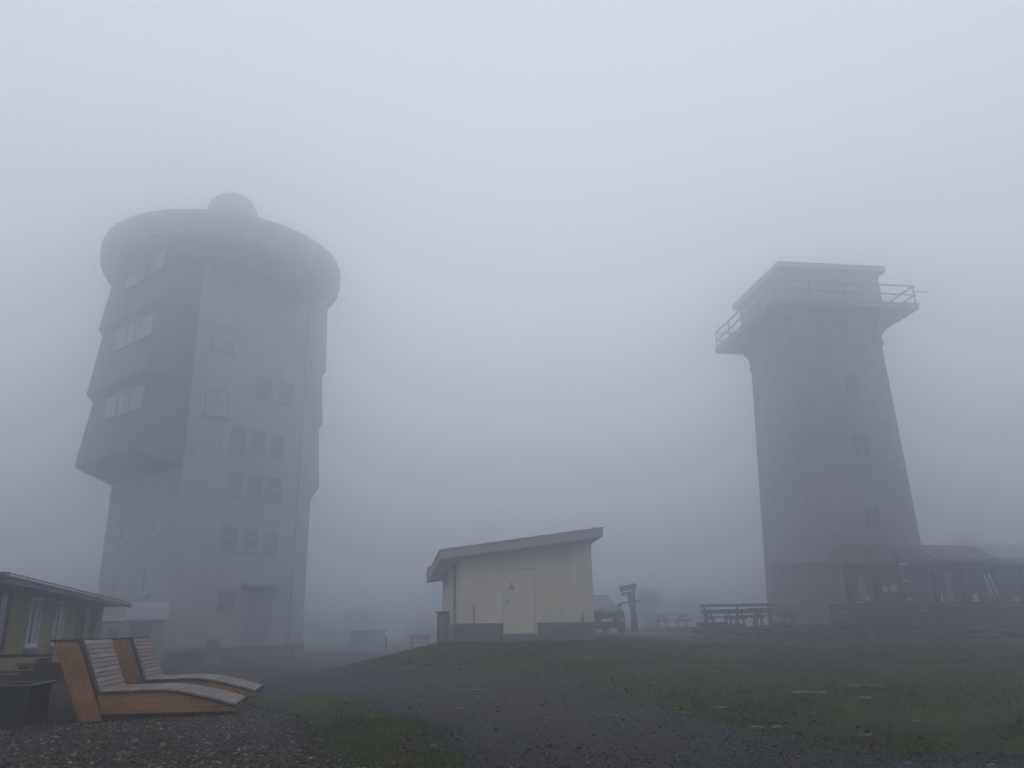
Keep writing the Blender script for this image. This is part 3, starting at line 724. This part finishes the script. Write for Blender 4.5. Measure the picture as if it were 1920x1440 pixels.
# terrace fence and dry stone retaining wall
t = thing('terrace_fence', 'low dark wooden plank fence along the front of the restaurant terrace', 'fence', (14.2, 37.6, gzf(14.2, 37.6)))
for x in np.arange(0, 12.1, 1.5): MB().box(x - .05, x + .05, -.05, .05, -.3, .95).build('post', MT['darkwood'], t)
for z in (.2, .42, .64, .84): MB().box(-.1, 12.1, -.085, -.052, z, z + .15).build('rail', MT['darkwood'], t)
st = [rock_mesh(100 + i, .5, .4, .42) for i in range(6)]
for me in st: me.materials.append(MT['stone'])
wl = thing('stone_wall', 'rough dry stone retaining wall holding up the restaurant terrace', 'wall', (0, 0, 0))
k_ = 0
for row in range(3):
    x = 7.6 + row * .3
    while x < 27:
        s = random.uniform(.55, 1.0); y = 35.75 + row * .36 + random.uniform(-.12, .12)
        o = inst(st[k_ % 6], 'stone', wl, Matrix.Translation((x, y, gzf(x, 35.3) + .08 + row * .24 + random.uniform(-.06, .06))) @ Matrix.Rotation(random.uniform(0, 6.28), 4, 'Z') @ Matrix.Diagonal((s, s * .9, s * .62, 1)))
        x += s * .8; k_ += 1

# picnic tables: tabletop planks, bench planks, A-frame legs
def picnic(loc, rz, lb, L_=2.0, dark='darkwood'):
    t = thing('picnic_table', lb, 'picnic table', loc, rz, 'picnic tables of the terrace')
    for k in range(4): MB().box(-L_ / 2, L_ / 2, -.36 + k * .185, -.36 + k * .185 + .17, .72, .765).build('tabletop_plank', MT[dark], t)
    for s in (-1, 1):
        for k in range(2): MB().box(-L_ / 2, L_ / 2, s * .72 - .15 + k * .16, s * .72 - .15 + k * .16 + .14, .43, .47).build('seat_plank', MT[dark], t)
    for x in (-L_ / 2 + .3, L_ / 2 - .3):
        for s in (-1, 1): MB().bar((x, s * .62, 0), (x, s * .22, .72), .07, .1).build('leg', MT[dark], t)
        MB().box(x - .03, x + .03, -.86, .86, .34, .43).build('cross_beam', MT[dark], t); MB().box(x - .03, x + .03, -.36, .36, .63, .72).build('cross_beam', MT[dark], t)
    return t
picnic(gp(9.45, 37.9, .02), R(4), 'leftmost dark wooden picnic table at the terrace edge')
picnic(gp(10.5, 38.6, .06), R(-3), 'middle dark wooden picnic table, behind the two others')
picnic(gp(11.6, 37.8, .1), R(2), 'dark wooden picnic table nearest the stone tower')
t = thing('terrace_rail', 'dark two rail wooden railing behind the picnic tables', 'railing', gp(8.6, 38.9))
for x in (0.2, 1.7, 3.2): MB().box(x - .05, x + .05, -.05, .05, -.2, 1.05).build('post', MT['darkwood'], t)
for z in (.62, .92): MB().box(0, 3.6, -.08, -.052, z, z + .13).build('rail', MT['darkwood'], t)
picnic(gp(9.7, 52.0), R(20), 'lone picnic table far behind the wooden signpost')

# ------------------------------------------------------------------ utility shed
psi = R(12)
sh0 = at(862, 1203, 26.0); shz = gzf(sh0.x, sh0.y)
sh = thing('utility_shed', 'small cream rendered utility shed with grey lean to roof', 'shed', (sh0.x, sh0.y, shz), psi)
inv = Matrix.Rotation(-psi, 3, 'Z')
def sl(px, py, Y): return inv @ (at(px, py, Y) - Vector((sh0.x, sh0.y, shz)))
W_, D_ = 4.34, 4.5
rc = [sl(826, 1030, 25.35), sl(1130, 988, 26.2), sl(800, 1078, 31.2)]
rc.append(rc[1] + rc[2] - rc[0])
nrm = (rc[1] - rc[0]).cross(rc[2] - rc[0]).normalized()
def roofz(x, y, d=0.): p = rc[0]; return p.z + d - (nrm.x * (x - p.x) + nrm.y * (y - p.y)) / nrm.z
# wall panels
def panel(x0, x1, y0, y1, z0, ztop=None):
    b_ = MB(); bt = [(x0, y0), (x1, y0), (x1, y1), (x0, y1)]
    b_.hexa([(x, y, z0) for x, y in bt], [(x, y, (roofz(x, y, -.3) if ztop is None else ztop)) for x, y in bt]); return b_
dx0, dx1 = 1.36, 2.46
panel(0, dx0, 0, .12, .55).build('wall_panel', MT['cream'], sh)
panel(dx0 + .004, dx1 - .004, 0, .12, 2.28).build('wall_panel', MT['cream'], sh)
panel(dx1, 3.4, 0, .12, .55).build('wall_panel', MT['cream'], sh)
panel(3.402, W_, 0, .12, .55).build('wall_panel', MT['cream'], sh)
panel(.002, .12, .125, D_ / 2, .55).build('wall_panel', MT['cream'], sh); panel(.002, .12, D_ / 2 + .006, D_, .55).build('wall_panel', MT['cream'], sh)
panel(W_ - .12, W_ - .002, .125, D_, .55).build('wall_panel', MT['cream'], sh)
panel(.125, W_ - .125, D_ - .12, D_ - .002, .55).build('wall_panel', MT['cream'], sh)
MB().box(-.22, dx0 - .02, -.16, 1.2, -.6, .55).build('plinth', MT['plinth'], sh, .03)
MB().box(-.1, 1.2, 1.21, D_, -.6, .55).build('plinth', MT['plinth'], sh)
MB().box(dx1 + .02, W_ + .03, -.1, D_, -.6, .55).build('plinth', MT['plinth'], sh, .03)
do = MB().box(dx0 + .05, dx1 - .05, .02, .1, .22, 2.22).build('door', MT['creamdoor'], sh)
fr = MB(); fr.box(dx0 - .005, dx0 + .046, -.02, .11, .2, 2.276); fr.box(dx1 - .046, dx1 + .005, -.02, .11, .2, 2.276); fr.box(dx0 + .047, dx1 - .047, -.02, .11, 2.226, 2.276)
fr.build('door_frame', MT['creamdoor'], sh)
MB().box(dx0 + .13, dx0 + .16, -.06, .02, 1.12, 1.26).build('handle', MT['steel'], do)
# yellow warning triangle-like mark and small plate on the door
mk = MB(); mk.hexa([(1.56, .006, 1.55), (1.76, .006, 1.55), (1.76, .018, 1.55), (1.56, .018, 1.55)], [(1.64, .006, 1.78), (1.68, .006, 1.78), (1.68, .018, 1.78), (1.64, .018, 1.78)])
mk.build('warning_plate', MT['orangesign'], do)
MB().box(1.5, 1.78, .006, .018, 1.40, 1.49).build('number_plate', MT['white'], do)
MB().box(dx0 - .1, dx1 + .1, -.55, .12, -.3, .2).build('step', MT['plinth'], sh, .02)
# roof slab following the slope, fascia boards, soffit
def rquad(d0, d1, e=0.):
    ex = (rc[1] - rc[0]).normalized() * e; ey = (rc[2] - rc[0]).normalized() * e
    P = [rc[0] - ex - ey, rc[1] + ex - ey, rc[3] + ex + ey, rc[2] - ex + ey]
    return [p + Vector((0, 0, d0)) for p in P], [p + Vector((0, 0, d1)) for p in P]
MB().hexa(*rquad(-.30, -.04)).build('roof', MT['fascia'], sh)
MB().hexa(*rquad(-.036, 0, .03)).build('roof_sheet', MT['roofmetal'], sh)
for k in range(9):
    f_ = (k + .5) / 9; a = rc[0].lerp(rc[1], f_); b_ = rc[2].lerp(rc[3], f_)
    MB().bar(a + Vector((0, 0, .012)), b_ + Vector((0, 0, .012)), .04, .035).build('roof_seam', MT['roofmetal'], sh)
MB().tube((.0 - .04, 1.0, .3), (-.04, 1.0, roofz(0, 1., -.32)), .04).build('downpipe', MT['greypaint'], sh)
MB().bar((.45, -.012, .5), (.45, -.012, 1.1), .025, .02).build('conduit', MT['darkconc'], sh)
MB().tube((3.95, -.05, .55), (3.95, -.05, .85), .02).build('standpipe', MT['darksteel'], sh)
# floodlight on the far left corner
fl = MB().bar((-.02, 4.2, 2.35), (-.35, 4.2, 2.45), .05, .05).build('floodlight_arm', MT['darksteel'], sh)
MB().hexa([(-.6, 4.0, 2.42), (-.3, 4.0, 2.32), (-.3, 4.4, 2.32), (-.6, 4.4, 2.42)], [(-.56, 4.0, 2.58), (-.28, 4.0, 2.48), (-.28, 4.4, 2.48), (-.56, 4.4, 2.58)]).build('floodlight', MT['darksteel'], fl)
p = at(829, 1200, 28.5)
t = thing('meter_cabinet', 'narrow grey meter cabinet standing at the left end of the cream shed', 'cabinet', gp(p.x, p.y, -.05), psi)
MB().box(-.16, .16, -.2, .2, -.5, 1.0).build('body', MT['plinth'], t)
MB().box(-.21, .21, -.25, .25, 1.0, 1.06).build('cap', MT['darkconc'], t)
MB().box(-.12, .12, -.215, -.2, .1, .9).build('door', MT['greypaint'], t)

# ------------------------------------------------------------------ parked car (front towards the viewer)
def make_car(loc, rz):
    t = thing('parked_car', 'dark grey car parked behind the right end of the cream shed', 'car', loc, rz)
    st_ = [(-2.25, .62, .38, .74), (-2.2, .78, .30, .92), (-2.0, .88, .26, 1.02), (-1.6, .92, .24, 1.07), (-.95, .93, .22, 1.12), (0, .93, .22, 1.10), (1.4, .93, .24, 1.10), (2.1, .9, .3, 1.08), (2.3, .78, .42, 1.0)]
    vs = []; fs = []
    for (y, hw, zb, zt) in st_:
        zm = (zb + zt) / 2
        sec = [(-hw * .8, zb), (-hw * .97, zb + .1), (-hw, zm), (-hw * .96, zt - .13), (-hw * .84, zt - .02), (-hw * .4, zt + .02), (hw * .4, zt + .02), (hw * .84, zt - .02), (hw * .96, zt - .13), (hw, zm), (hw * .97, zb + .1), (hw * .8, zb)]
        vs += [(x, y, z) for x, z in sec]
    for i in range(len(st_) - 1):
        for k in range(12): fs.append((i * 12 + k, i * 12 + (k + 1) % 12, (i + 1) * 12 + (k + 1) % 12, (i + 1) * 12 + k))
    fs.append(tuple(range(12))); fs.append(tuple((len(st_) - 1) * 12 + k for k in range(12)))
    MB().add(vs, fs).build('body', MT['carpaint'], t, .02, True)
    # cabin
    c = MB(); c.hexa([(-.86, -1.05, 1.08), (.86, -1.05, 1.08), (.86, 2.15, 1.08), (-.86, 2.15, 1.08)], [(-.64, -.2, 1.58), (.64, -.2, 1.58), (.64, 1.7, 1.58), (-.64, 1.7, 1.58)])
    c.hexa([(-.64, -.2, 1.582), (.64, -.2, 1.582), (.64, 1.7, 1.582), (-.64, 1.7, 1.582)], [(-.55, -.02, 1.64), (.55, -.02, 1.64), (.55, 1.6, 1.64), (-.55, 1.6, 1.64)])
    c.build('cabin', MT['carpaint'], t, .04, True)
    def lerp(a, b_, f_): return Vector(a).lerp(Vector(b_), f_)
    A, B, Cc, Dd = (-.86, -1.05, 1.08), (.86, -1.05, 1.08), (.64, -.2, 1.58), (-.64, -.2, 1.58)
    n_ = Vector((0, -.5, .85)).normalized() * .02
    g = MB(); P = [Vector((-.78, -1.0, 1.11)), Vector((.78, -1.0, 1.11)), Vector((.6, -.24, 1.555)), Vector((-.6, -.24, 1.555))]
    g.hexa([p_ - n_ for p_ in P], [p_ + n_ for p_ in P]); g.build('windscreen', MT['glass'], t)
    for s in (-1, 1):
        for (y0, y1, y2, y3) in ((-.75, .55, .5, -.12), (.65, 1.75, 1.45, .6)):
            P = [Vector((s * .845, y0, 1.12)), Vector((s * .845, y1, 1.12)), Vector((s * .665, y2, 1.53)), Vector((s * .665, y3, 1.53))]
            nn = Vector((s * .92, 0, .35)) * .02
            MB().hexa([p_ - nn for p_ in P], [p_ + nn for p_ in P]).build('side_window', MT['glass'], t)
        hl = MB().hexa([(s * .46, -2.22, .80), (s * .84, -2.05, .82), (s * .84, -1.98, .82), (s * .46, -2.1, .80)], [(s * .46, -2.19, .93), (s * .84, -2.02, .97), (s * .84, -1.95, .97), (s * .46, -2.1, .93)])
        hl.build('headlight', MT['lamp'], t)
        mr = MB().hexa([(s * .93, -.72, 1.12), (s * 1.13, -.70, 1.12), (s * 1.13, -.58, 1.12), (s * .93, -.58, 1.12)], [(s * .95, -.72, 1.28), (s * 1.11, -.70, 1.28), (s * 1.11, -.58, 1.28), (s * .95, -.58, 1.28)])
        mr.bar((s * .82, -.62, 1.12), (s * .95, -.62, 1.16), .06, .06); mr.build('wing_mirror', MT['carpaint'], t, .03)
        MB().box(s * .62 - .1, s * .62 + .1, -2.24, -2.2, .48, .56).build('fog_lamp', MT['lamp'], t)
        for y in (-1.42, 1.42):
            w_ = MB().tube((s * .72, y, .34), (s * .95, y, .34), .34, None, 24).build('wheel', MT['tyre'], t, .03)
            MB().tube((s * .90, y, .34), (s * .957, y, .34), .21, .19, 16).build('rim', MT['steel'], w_)
    gr_ = MB().box(-.42, .42, -2.275, -2.2, .66, .86).build('grille', MT['trim'], t, .02)
    for k in range(9): MB().box(-.36 + k * .09 - .008, -.36 + k * .09 + .008, -2.29, -2.276, .68, .84).build('grille_bar', MT['darksteel'], gr_)
    fr_ = MB(); fr_.box(-.46, .46, -2.285, -2.2, .862, .89); fr_.box(-.46, .46, -2.285, -2.2, .63, .656); fr_.build('grille_surround', MT['steel'], gr_)
    MB().tube((0, -2.28, .935), (0, -2.23, .935), .055, .055, 18).build('badge', MT['lamp'], t)
    MB().box(-.78, .78, -2.27, -2.15, .3, .46).build('bumper', MT['trim'], t, .03)
    MB().box(-.26, .26, -2.3, -2.272, .49, .6).build('licence_plate', MT['white'], t)
    return t
make_car(gp(3.84, 40.6, -.02), R(8)).scale = (1.06, 1.06, 1.1)

# ------------------------------------------------------------------ wooden signpost
sp0 = at(1190, 1182, 42); 
sg = thing('signpost', 'rustic wooden signpost of two logs with direction boards', 'signpost', gp(sp0.x, sp0.y, -.1))
def s2(px, py, y=0.): p = at(px, py, 42 + y); return p - sg.location
m_ = MB(); m_.tube(s2(1191, 1187), s2(1188, 1147), .19, .165, 9); m_.tube(s2(1190, 1150), s2(1188, 1104), .075, .06, 9); m_.tube(s2(1186, 1151), s2(1177, 1114), .085, .06, 9)
m_.tube(s2(1177, 1129.5), s2(1192, 1128), .06, .06, 8)
m_.build('trunk', MT['bark'], sg)
def board(a, b_, h, y, tipR=True):
    A = s2(*a, y); B = s2(*b_, y); d = (B - A).normalized(); u_ = Vector((-d.z, 0, d.x))
    tip = d * h * .35
    P = [A - u_ * h / 2, B - u_ * h / 2] + ([B + tip] if tipR else []) + [B + u_ * h / 2, A + u_ * h / 2] + ([] if tipR else [A - tip])
    m_ = MB(); m_.hexa([p_ + Vector((0, -.03, 0)) for p_ in P], [p_ + Vector((0, .03, 0)) for p_ in P]); m_.build('direction_board', MT['darkwood'], sg)
board((1162, 1105), (1191, 1098.5), .27, -.30, True)
board((1165, 1114), (1190, 1110.5), .15, -.32, True)
board((1167, 1130.5), (1182, 1128.5), .09, -.30, False)
board((1185, 1128), (1201, 1126.5), .09, -.30, True)
MB().bar(s2(1182, 1112, -.15), s2(1184, 1128, -.15), .14, .05, (0, 1, 0)).build('back_board', MT['darkwood'], sg)

# ------------------------------------------------------------------ wooden hut (left)
hA = Vector((-10.25, 16.0)); hB = Vector((-14.4, 29.2)); hd = (hB - hA); hL = hd.length; hd.normalize()
hut = thing('wooden_hut', 'yellow painted wooden hut with low brown roof behind the loungers', 'hut', (hA.x, hA.y, .1), math.atan2(hd.y, hd.x))
# local x along the front wall away from the viewer, local y to the left (behind the wall)
MB().box(0, hL, .05, 5, -.4, 2.25).build('wall', MT['yellow'], hut)
cl = MB(); x = 0.
while x < hL - .02:
    cl.box(x, min(x + .143, hL), 0, .05, -.2, 2.25); x += .15
cb = cl.build('cladding_boards', MT['yellow'], hut); cb['kind'] = 'stuff'
for x_, w_, h_, z_, g_ in ((.3, 1.6, 1.5, .95, 0), (3.6, 1.1, 1.15, 1.02, 1), (6.3, 1.1, 1.15, 1.02, 1), (9.3, 1.1, 1.15, 1.02, 0), (11.5, .9, 1.15, 1.02, 0)):
    window(hut, (x_, 0, z_), (1, 0, 0), (0, -1, 0), w_, h_, MT['white'] if g_ else MT['darkwood'], [MT['glass'], MT['curtain']] if g_ else MT['glass'], 1, True, .09, .05)
MB().box(-1.5, hL + .9, -.75, -.70, 2.2, 2.33).build('fascia', MT['brownroof'], hut)
gu = MB(); gu.tube((-1.5, -.77, 2.32), (hL + .85, -.77, 2.29), .032, None, 10); gu.build('gutter', MT['steel'], hut, smooth=True)
rf = MB(); rf.hexa([(-1.5, -.72, 2.335), (hL + .95, -.72, 2.335), (hL + .95, 2.5, 2.50), (-1.5, 2.5, 2.50)], [(-1.5, -.72, 2.375), (hL + .95, -.72, 2.375), (hL + .95, 2.5, 2.55), (-1.5, 2.5, 2.55)])
rf.hexa([(-1.5, 2.52, 2.50), (hL + .95, 2.52, 2.50), (hL + .95, 5.7, 2.335), (-1.5, 5.7, 2.335)], [(-1.5, 2.52, 2.55), (hL + .95, 2.52, 2.55), (hL + .95, 5.7, 2.375), (-1.5, 5.7, 2.375)])
hr = rf.build('roof', MT['brownroof'], hut)
for k in range(34):
    x_ = -1.3 + k * .475
    MB().bar((x_, -.72, 2.385), (x_, 2.48, 2.56), .05, .03).build('roof_rib', MT['brownroof'], hr)
for k in range(22):
    MB().box(-1.4 + k * .72, -1.4 + k * .72 + .08, -.68, 0, 2.2, 2.32).build('rafter_end', MT['darkwood'], hut)
MB().box(hL + .0, hL + .6, .1, .5, 1.9, 2.2).build('eave_bracket', MT['white'], hut)

# ------------------------------------------------------------------ loungers
def make_lounger():
    t = thing('wooden_lounger', '', 'lounger')
    W = 1.56
    base = .0
    def P2(x, z): return (x, z - .225)
    back = [P2(-.665, 1.27), P2(-.335, 1.27), P2(.10, .215), P2(-.20, .215)]
    topc = [(.0, .56), (.2, .562), (.4, .565), (.65, .568), (.88, .562), (1.05, .54), (1.18, .515), (1.35, .475), (1.547, .425), (1.72, .375), (1.885, .325)]
    for y0, y1 in ((0, .05), (W - .05, W)):
        up_ = MB().prism(back, (y0, y1)); up_.build('side_upright', MT['orangeback'], t, .004)
        sb = [P2(x, z) for x, z in topc] + [P2(1.875, .285), P2(1.7, .292), P2(.1, .30), P2(.065, .31)]
        MB().prism(sb, (y0 + .006, y1 - .006)).build('side_board', MT['orange'], t, .004)
        yy0, yy1 = y0 - .012, y1 + .012
        tr = MB()
        tr.prism([P2(-.70, 1.272), P2(-.325, 1.272), P2(-.325, 1.305), P2(-.70, 1.305)], (yy0, yy1))
        e0, e1 = Vector(P2(-.335, 1.30)), Vector(P2(-.04, .575))
        tr.prism([(e0.x, e0.y), (e0.x + .045, e0.y), (e1.x + .045, e1.y), (e1.x, e1.y)], (yy0 + .002, yy1 - .002))
        for (a, b_) in zip(topc[:-1], topc[1:]):
            tr.prism([P2(a[0], a[1] + .001), P2(b_[0], b_[1] + .001), P2(b_[0], b_[1] + .032), P2(a[0], a[1] + .032)], (yy0, yy1))
        tr.build('edge_trim', MT['trim'], t)
    # slats across
    sm = MB().box(-.031, .031, .055, W - .055, -.012, .012).mesh('slat'); sm.materials.append(MT['slat'])
    bm = bmesh.new(); bm.from_mesh(sm); bmesh.ops.bevel(bm, geom=list(bm.edges), offset=.004, segments=1, affect='EDGES'); bm.to_mesh(sm); bm.free()
    def slat(x, z, ang, y=0):
        o = bpy.data.objects.new('slat', sm); C.objects.link(o); o.parent = t
        o.location = (x, 0, z - .225); o.rotation_euler = (random.uniform(-.003, .003), ang, 0)
    d = Vector((.10 + .335 - .105, 0, 0))
    ax, az, bx_, bz = -.30, 1.285, .0, .575
    n_ = 9; L_ = math.hypot(bx_ - ax, bz - az); ang = math.atan2(-(bz - az), bx_ - ax)
    n_ = int(L_ / .066)
    for k in range(n_):
        f_ = (k + .45) / n_; slat(ax + (bx_ - ax) * f_ + .012, az + (bz - az) * f_ + .004, ang)
    # seat slats along the curve
    pts = [Vector((x, z + .032)) for x, z in topc]
    seg = [0]
    for a, b_ in zip(pts[:-1], pts[1:]): seg.append(seg[-1] + (b_ - a).length)
    s = .05
    while s < seg[-1] - .03:
        i = max(k for k in range(len(seg) - 1) if seg[k] <= s); f_ = (s - seg[i]) / (seg[i + 1] - seg[i])
        p_ = pts[i].lerp(pts[i + 1], f_); dd = pts[i + 1] - pts[i]
        slat(p_.x, p_.y + .004, math.atan2(-dd.y, dd.x)); s += .069
    # dark base frame and inner beams
    fm = MB(); fm.box(.08, 1.7, .12, .2, -.02, .08); fm.box(.08, 1.7, W - .2, W - .12, -.02, .08); fm.box(1.62, 1.7, .21, W - .21, -.02, .08); fm.box(.3, .38, .21, W - .21, -.02, .08)
    fm.build('base_frame', MT['blackwood'], t)
    MB().box(1.80, 1.845, .06, W - .06, .04, .12).build('foot_board', MT['blackwood'], t)
    MB().prism([P2(-.60, 1.24), P2(-.585, 1.24), P2(-.17, .25), P2(-.185, .25)], (.06, W - .06)).build('back_board', MT['darkwood'], t)
    return t
lg = make_lounger()
lrot = math.atan2(.207, .978)
lg.location = (-5.848, 12.0, gzf(-5.6, 12.1) + .0); lg.location.z = gzf(-5.0, 12.3) + .012; lg.rotation_euler.z = lrot
tag(lg, 'orange wooden double lounger nearest the viewer, slatted seat with black trim', 'lounger', 'wooden loungers on the pebbles')
l2 = copy_tree(lg); l2.location = (-5.848 - .207 * 2.94, 12.0 + .978 * 2.94, gzf(-5.7, 15.1) + .0)
tag(l2, 'second orange wooden lounger, standing behind the nearer one', 'lounger', 'wooden loungers on the pebbles')

# ------------------------------------------------------------------ dark timber furniture left of the loungers
t = thing('planter_box', 'near black timber planter box at the left picture edge', 'planter', gp(-7.25, 11.35, -.02), R(14))
for k in range(3):
    MB().box(-.75, .75, -.03, .03, .02 + k * .165, .02 + k * .165 + .155).build('plank', MT['blackwood'], t, .006)
    MB().box(-.75, .75, .87, .93, .02 + k * .165, .02 + k * .165 + .155).build('plank', MT['blackwood'], t, .006)
    for s in (-1, 1): MB().box(s * .72 - .03, s * .72 + .03, .034, .866, .02 + k * .165, .02 + k * .165 + .155).build('plank', MT['blackwood'], t, .006)
rm = MB(); rm.box(-.82, .82, -.08, .05, .515, .55); rm.box(-.82, .82, .85, .98, .515, .55); rm.box(-.82, -.68, .052, .848, .515, .55); rm.box(.68, .82, .052, .848, .515, .55); rm.build('rim', MT['blackwood'], t, .005)
MB().box(-.68, .68, .05, .85, .3, .42).build('soil', MT['bark'], t)
br = thing('brush_block', 'small yellow bristled brush lying on the dark planter rim', 'brush', (-6.83, 11.46, gzf(-7.25, 11.35) + .53), R(14))
MB().box(-.07, .07, -.02, .02, .03, .055).build('back', MT['palestone'], br)
for k in range(6): MB().box(-.065 + k * .024, -.053 + k * .024, -.016, .016, 0, .03).build('bristle', MT['palestone'], br)
t = thing('slatted_bench', 'brown plank bench with dark end post between planter and hut', 'bench', gp(-8.5, 13.2), R(12))
for k in range(3): MB().box(-.9, .95, .06 + k * .15, .06 + k * .15 + .13, .62, .66).build('seat_plank', MT['darkwood'], t, .005)
for k in range(3): MB().box(-.9, .95, -.02, .02, .2 + k * .14, .2 + k * .14 + .125).build('front_plank', MT['redwood'], t, .005)
for s in (-.93, .99): MB().box(s - .035, s + .035, -.03, .52, 0, .84).build('end_post', MT['blackwood'], t, .005)
MB().box(-.97, 1.03, .46, .53, .845, .90).build('top_rail', MT['blackwood'], t, .005)
t = thing('wooden_table', 'low grey brown plank table beside the dark end post, behind nearer lounger', 'table', gp(-7.55, 14.2), R(12))
for k in range(5): MB().box(-.6, .75, -.4 + k * .165, -.4 + k * .165 + .15, .70, .745).build('tabletop_plank', MT['slat'] if k == 9 else MT['darkwood'], t, .005)
for x_ in (-.5, .65):
    for y_ in (-.33, .33): MB().box(x_ - .05, x_ + .05, y_ - .05, y_ + .05, 0, .7).build('leg', MT['blackwood'], t)
for s in (-.365, .36): MB().box(-.45, .6, s - .015, s + .015, .45, .68).build('apron', MT['redwood'], t)

# ------------------------------------------------------------------ far things in the fog
p = at(655, 1207, 58); p2 = at(706, 1182, 58)
t = thing('container', 'low grey container half lost in fog right of the disc topped tower', 'container', (p.x, p.y, gzf(p.x, p.y)), R(-4))
Wc = p2.x - p.x; Hc = p2.z - gzf(p.x, p.y)
MB().box(0, Wc, 0, 3, 0, Hc - .08).build('body', MT['greypaint'], t)
MB().box(-.05, Wc + .05, -.05, 3.05, Hc - .078, Hc).build('roof', MT['darkconc'], t)
for k in range(8): MB().box((k + .3) * Wc / 8, (k + .6) * Wc / 8, -.03, -.002, .1, Hc - .15).build('rib', MT['greypaint'], t)
p = at(724, 1207, 50); post_thing('marker_post', 'thin marker post in the fog between container and shed', 'post', (p.x, p.y), at(724, 1195, 50).z - gzf(p.x, p.y), .07, MT['darkwood'], False)
p = at(788, 1207, 47)
t = thing('park_bench', 'small wooden bench in the fog left of the cream shed', 'bench', (p.x, p.y, gzf(p.x, p.y)), R(15))
zb = .12
for k in range(3): MB().box(-.55, .55, -.05 + k * .14, .07 + k * .14, zb + .32, zb + .36).build('seat_plank', MT['darkwood'], t)
for s in (-.45, .45):
    MB().box(s - .05, s + .05, 0, .3, 0, zb + .32).build('leg', MT['darkwood'], t)
    MB().bar((s, .3, zb + .3), (s, .42, zb + .72), .06, .06).build('back_support', MT['darkwood'], t)
for z in (.48, .62): MB().box(-.55, .55, .36, .39, zb + z, zb + z + .1).build('back_plank', MT['darkwood'], t)

def shrub(name, lb, cat, loc, h, rad, nleaf=9000, trunk_h=None):
    t = thing(name, lb, cat, loc)
    th = trunk_h if trunk_h is not None else h * .12
    m_ = MB(); m_.tube((0, 0, -.2), (0, 0, th), .05 * h ** .5 + .02, .03 * h ** .5 + .01, 7)
    r = random.Random(len(lb) * 7 + int(loc[0] * 10) % 97)
    tips = []
    for k in range(9):
        a = k * 2.4 + r.random(); e = Vector((math.cos(a) * rad * r.uniform(.2, .75), math.sin(a) * rad * r.uniform(.2, .75), th + (h - th) * r.uniform(.05, .85)))
        m_.tube((0, 0, th * r.uniform(.5, .95)), e, .025 * h ** .5 + .01, .008, 5); tips.append(e)
    tips.append(Vector((0, 0, h * .85)))
    m_.build('trunk', MT['bark'], t)
    V = []; 
    rg = np.random.default_rng(len(lb) + int(abs(loc[0]) * 10))
    cs = np.array([tuple(e) for e in tips])
    i = rg.integers(0, len(cs), nleaf)
    c_ = cs[i] + np.clip(rg.normal(0, 1, (nleaf, 3)), -1.5, 1.5) * np.array([rad * .26, rad * .26, (h - th) * .17])
    c_[:, 2] = np.maximum(c_[:, 2], .05)
    a = rg.normal(0, 1, (nleaf, 3)); a /= np.linalg.norm(a, axis=1)[:, None]
    b_ = np.cross(a, rg.normal(0, 1, (nleaf, 3))); b_ /= np.linalg.norm(b_, axis=1)[:, None]
    s = (.025 + .04 * rg.random(nleaf))[:, None] * max(.7, h ** .3)
    V = np.stack([c_ - a * s, c_ + b_ * s * .5, c_ + a * s, c_ - b_ * s * .5], 1).reshape(-1, 3)
    Fc = 4 * np.arange(nleaf)[:, None] + np.arange(4)[None]
    o = soup('crown', V, Fc, MT['leaf'], 4); o.parent = t
    return t
shrub('shrub', 'leafy shrub in the fog just right of the wooden signpost', 'shrub', gp(12.2, 77), 3.2, 1.8)
shrub('shrub', 'wide low bush in the fog behind the lone picnic table', 'shrub', gp(17.5, 88), 2.8, 3.4)
shrub('shrub', 'faint bush in the fog between broadcast tower and container', 'shrub', gp(-22, 94), 3.0, 3.4)
shrub('shrub', 'faint tall bush in the fog behind the container', 'shrub', gp(-18, 98), 3.6, 2.6)
shrub('shrub', 'faint thin bush left of the cream shed behind the bench', 'shrub', gp(-10.2, 92), 2.4, 2.0)
p = at(1815, 1020, 86)
shrub('tree', 'bare topped tree in the fog behind the restaurant roof', 'tree', gp(p.x, p.y), 8.8, 3.6, 9000, 3.0)

# ------------------------------------------------------------------ fog
m = bpy.data.materials.new('fog'); m.use_nodes = True
t = m.node_tree; t.nodes.remove(t.nodes['Principled BSDF'])
pv = t.nodes.new('ShaderNodeVolumePrincipled')
pv.inputs['Color'].default_value = (.925, .945, .98, 1)
pv.inputs['Density'].default_value = HAZE
pv.inputs['Anisotropy'].default_value = .88
t.links.new(pv.outputs[0], t.nodes['Material Output'].inputs['Volume'])
hz = MB().box(-330, 330, -330, 330, -1.5, 33).build('haze', m)
tag(hz, 'thick grey blue fog filling the whole scene', kind='stuff')
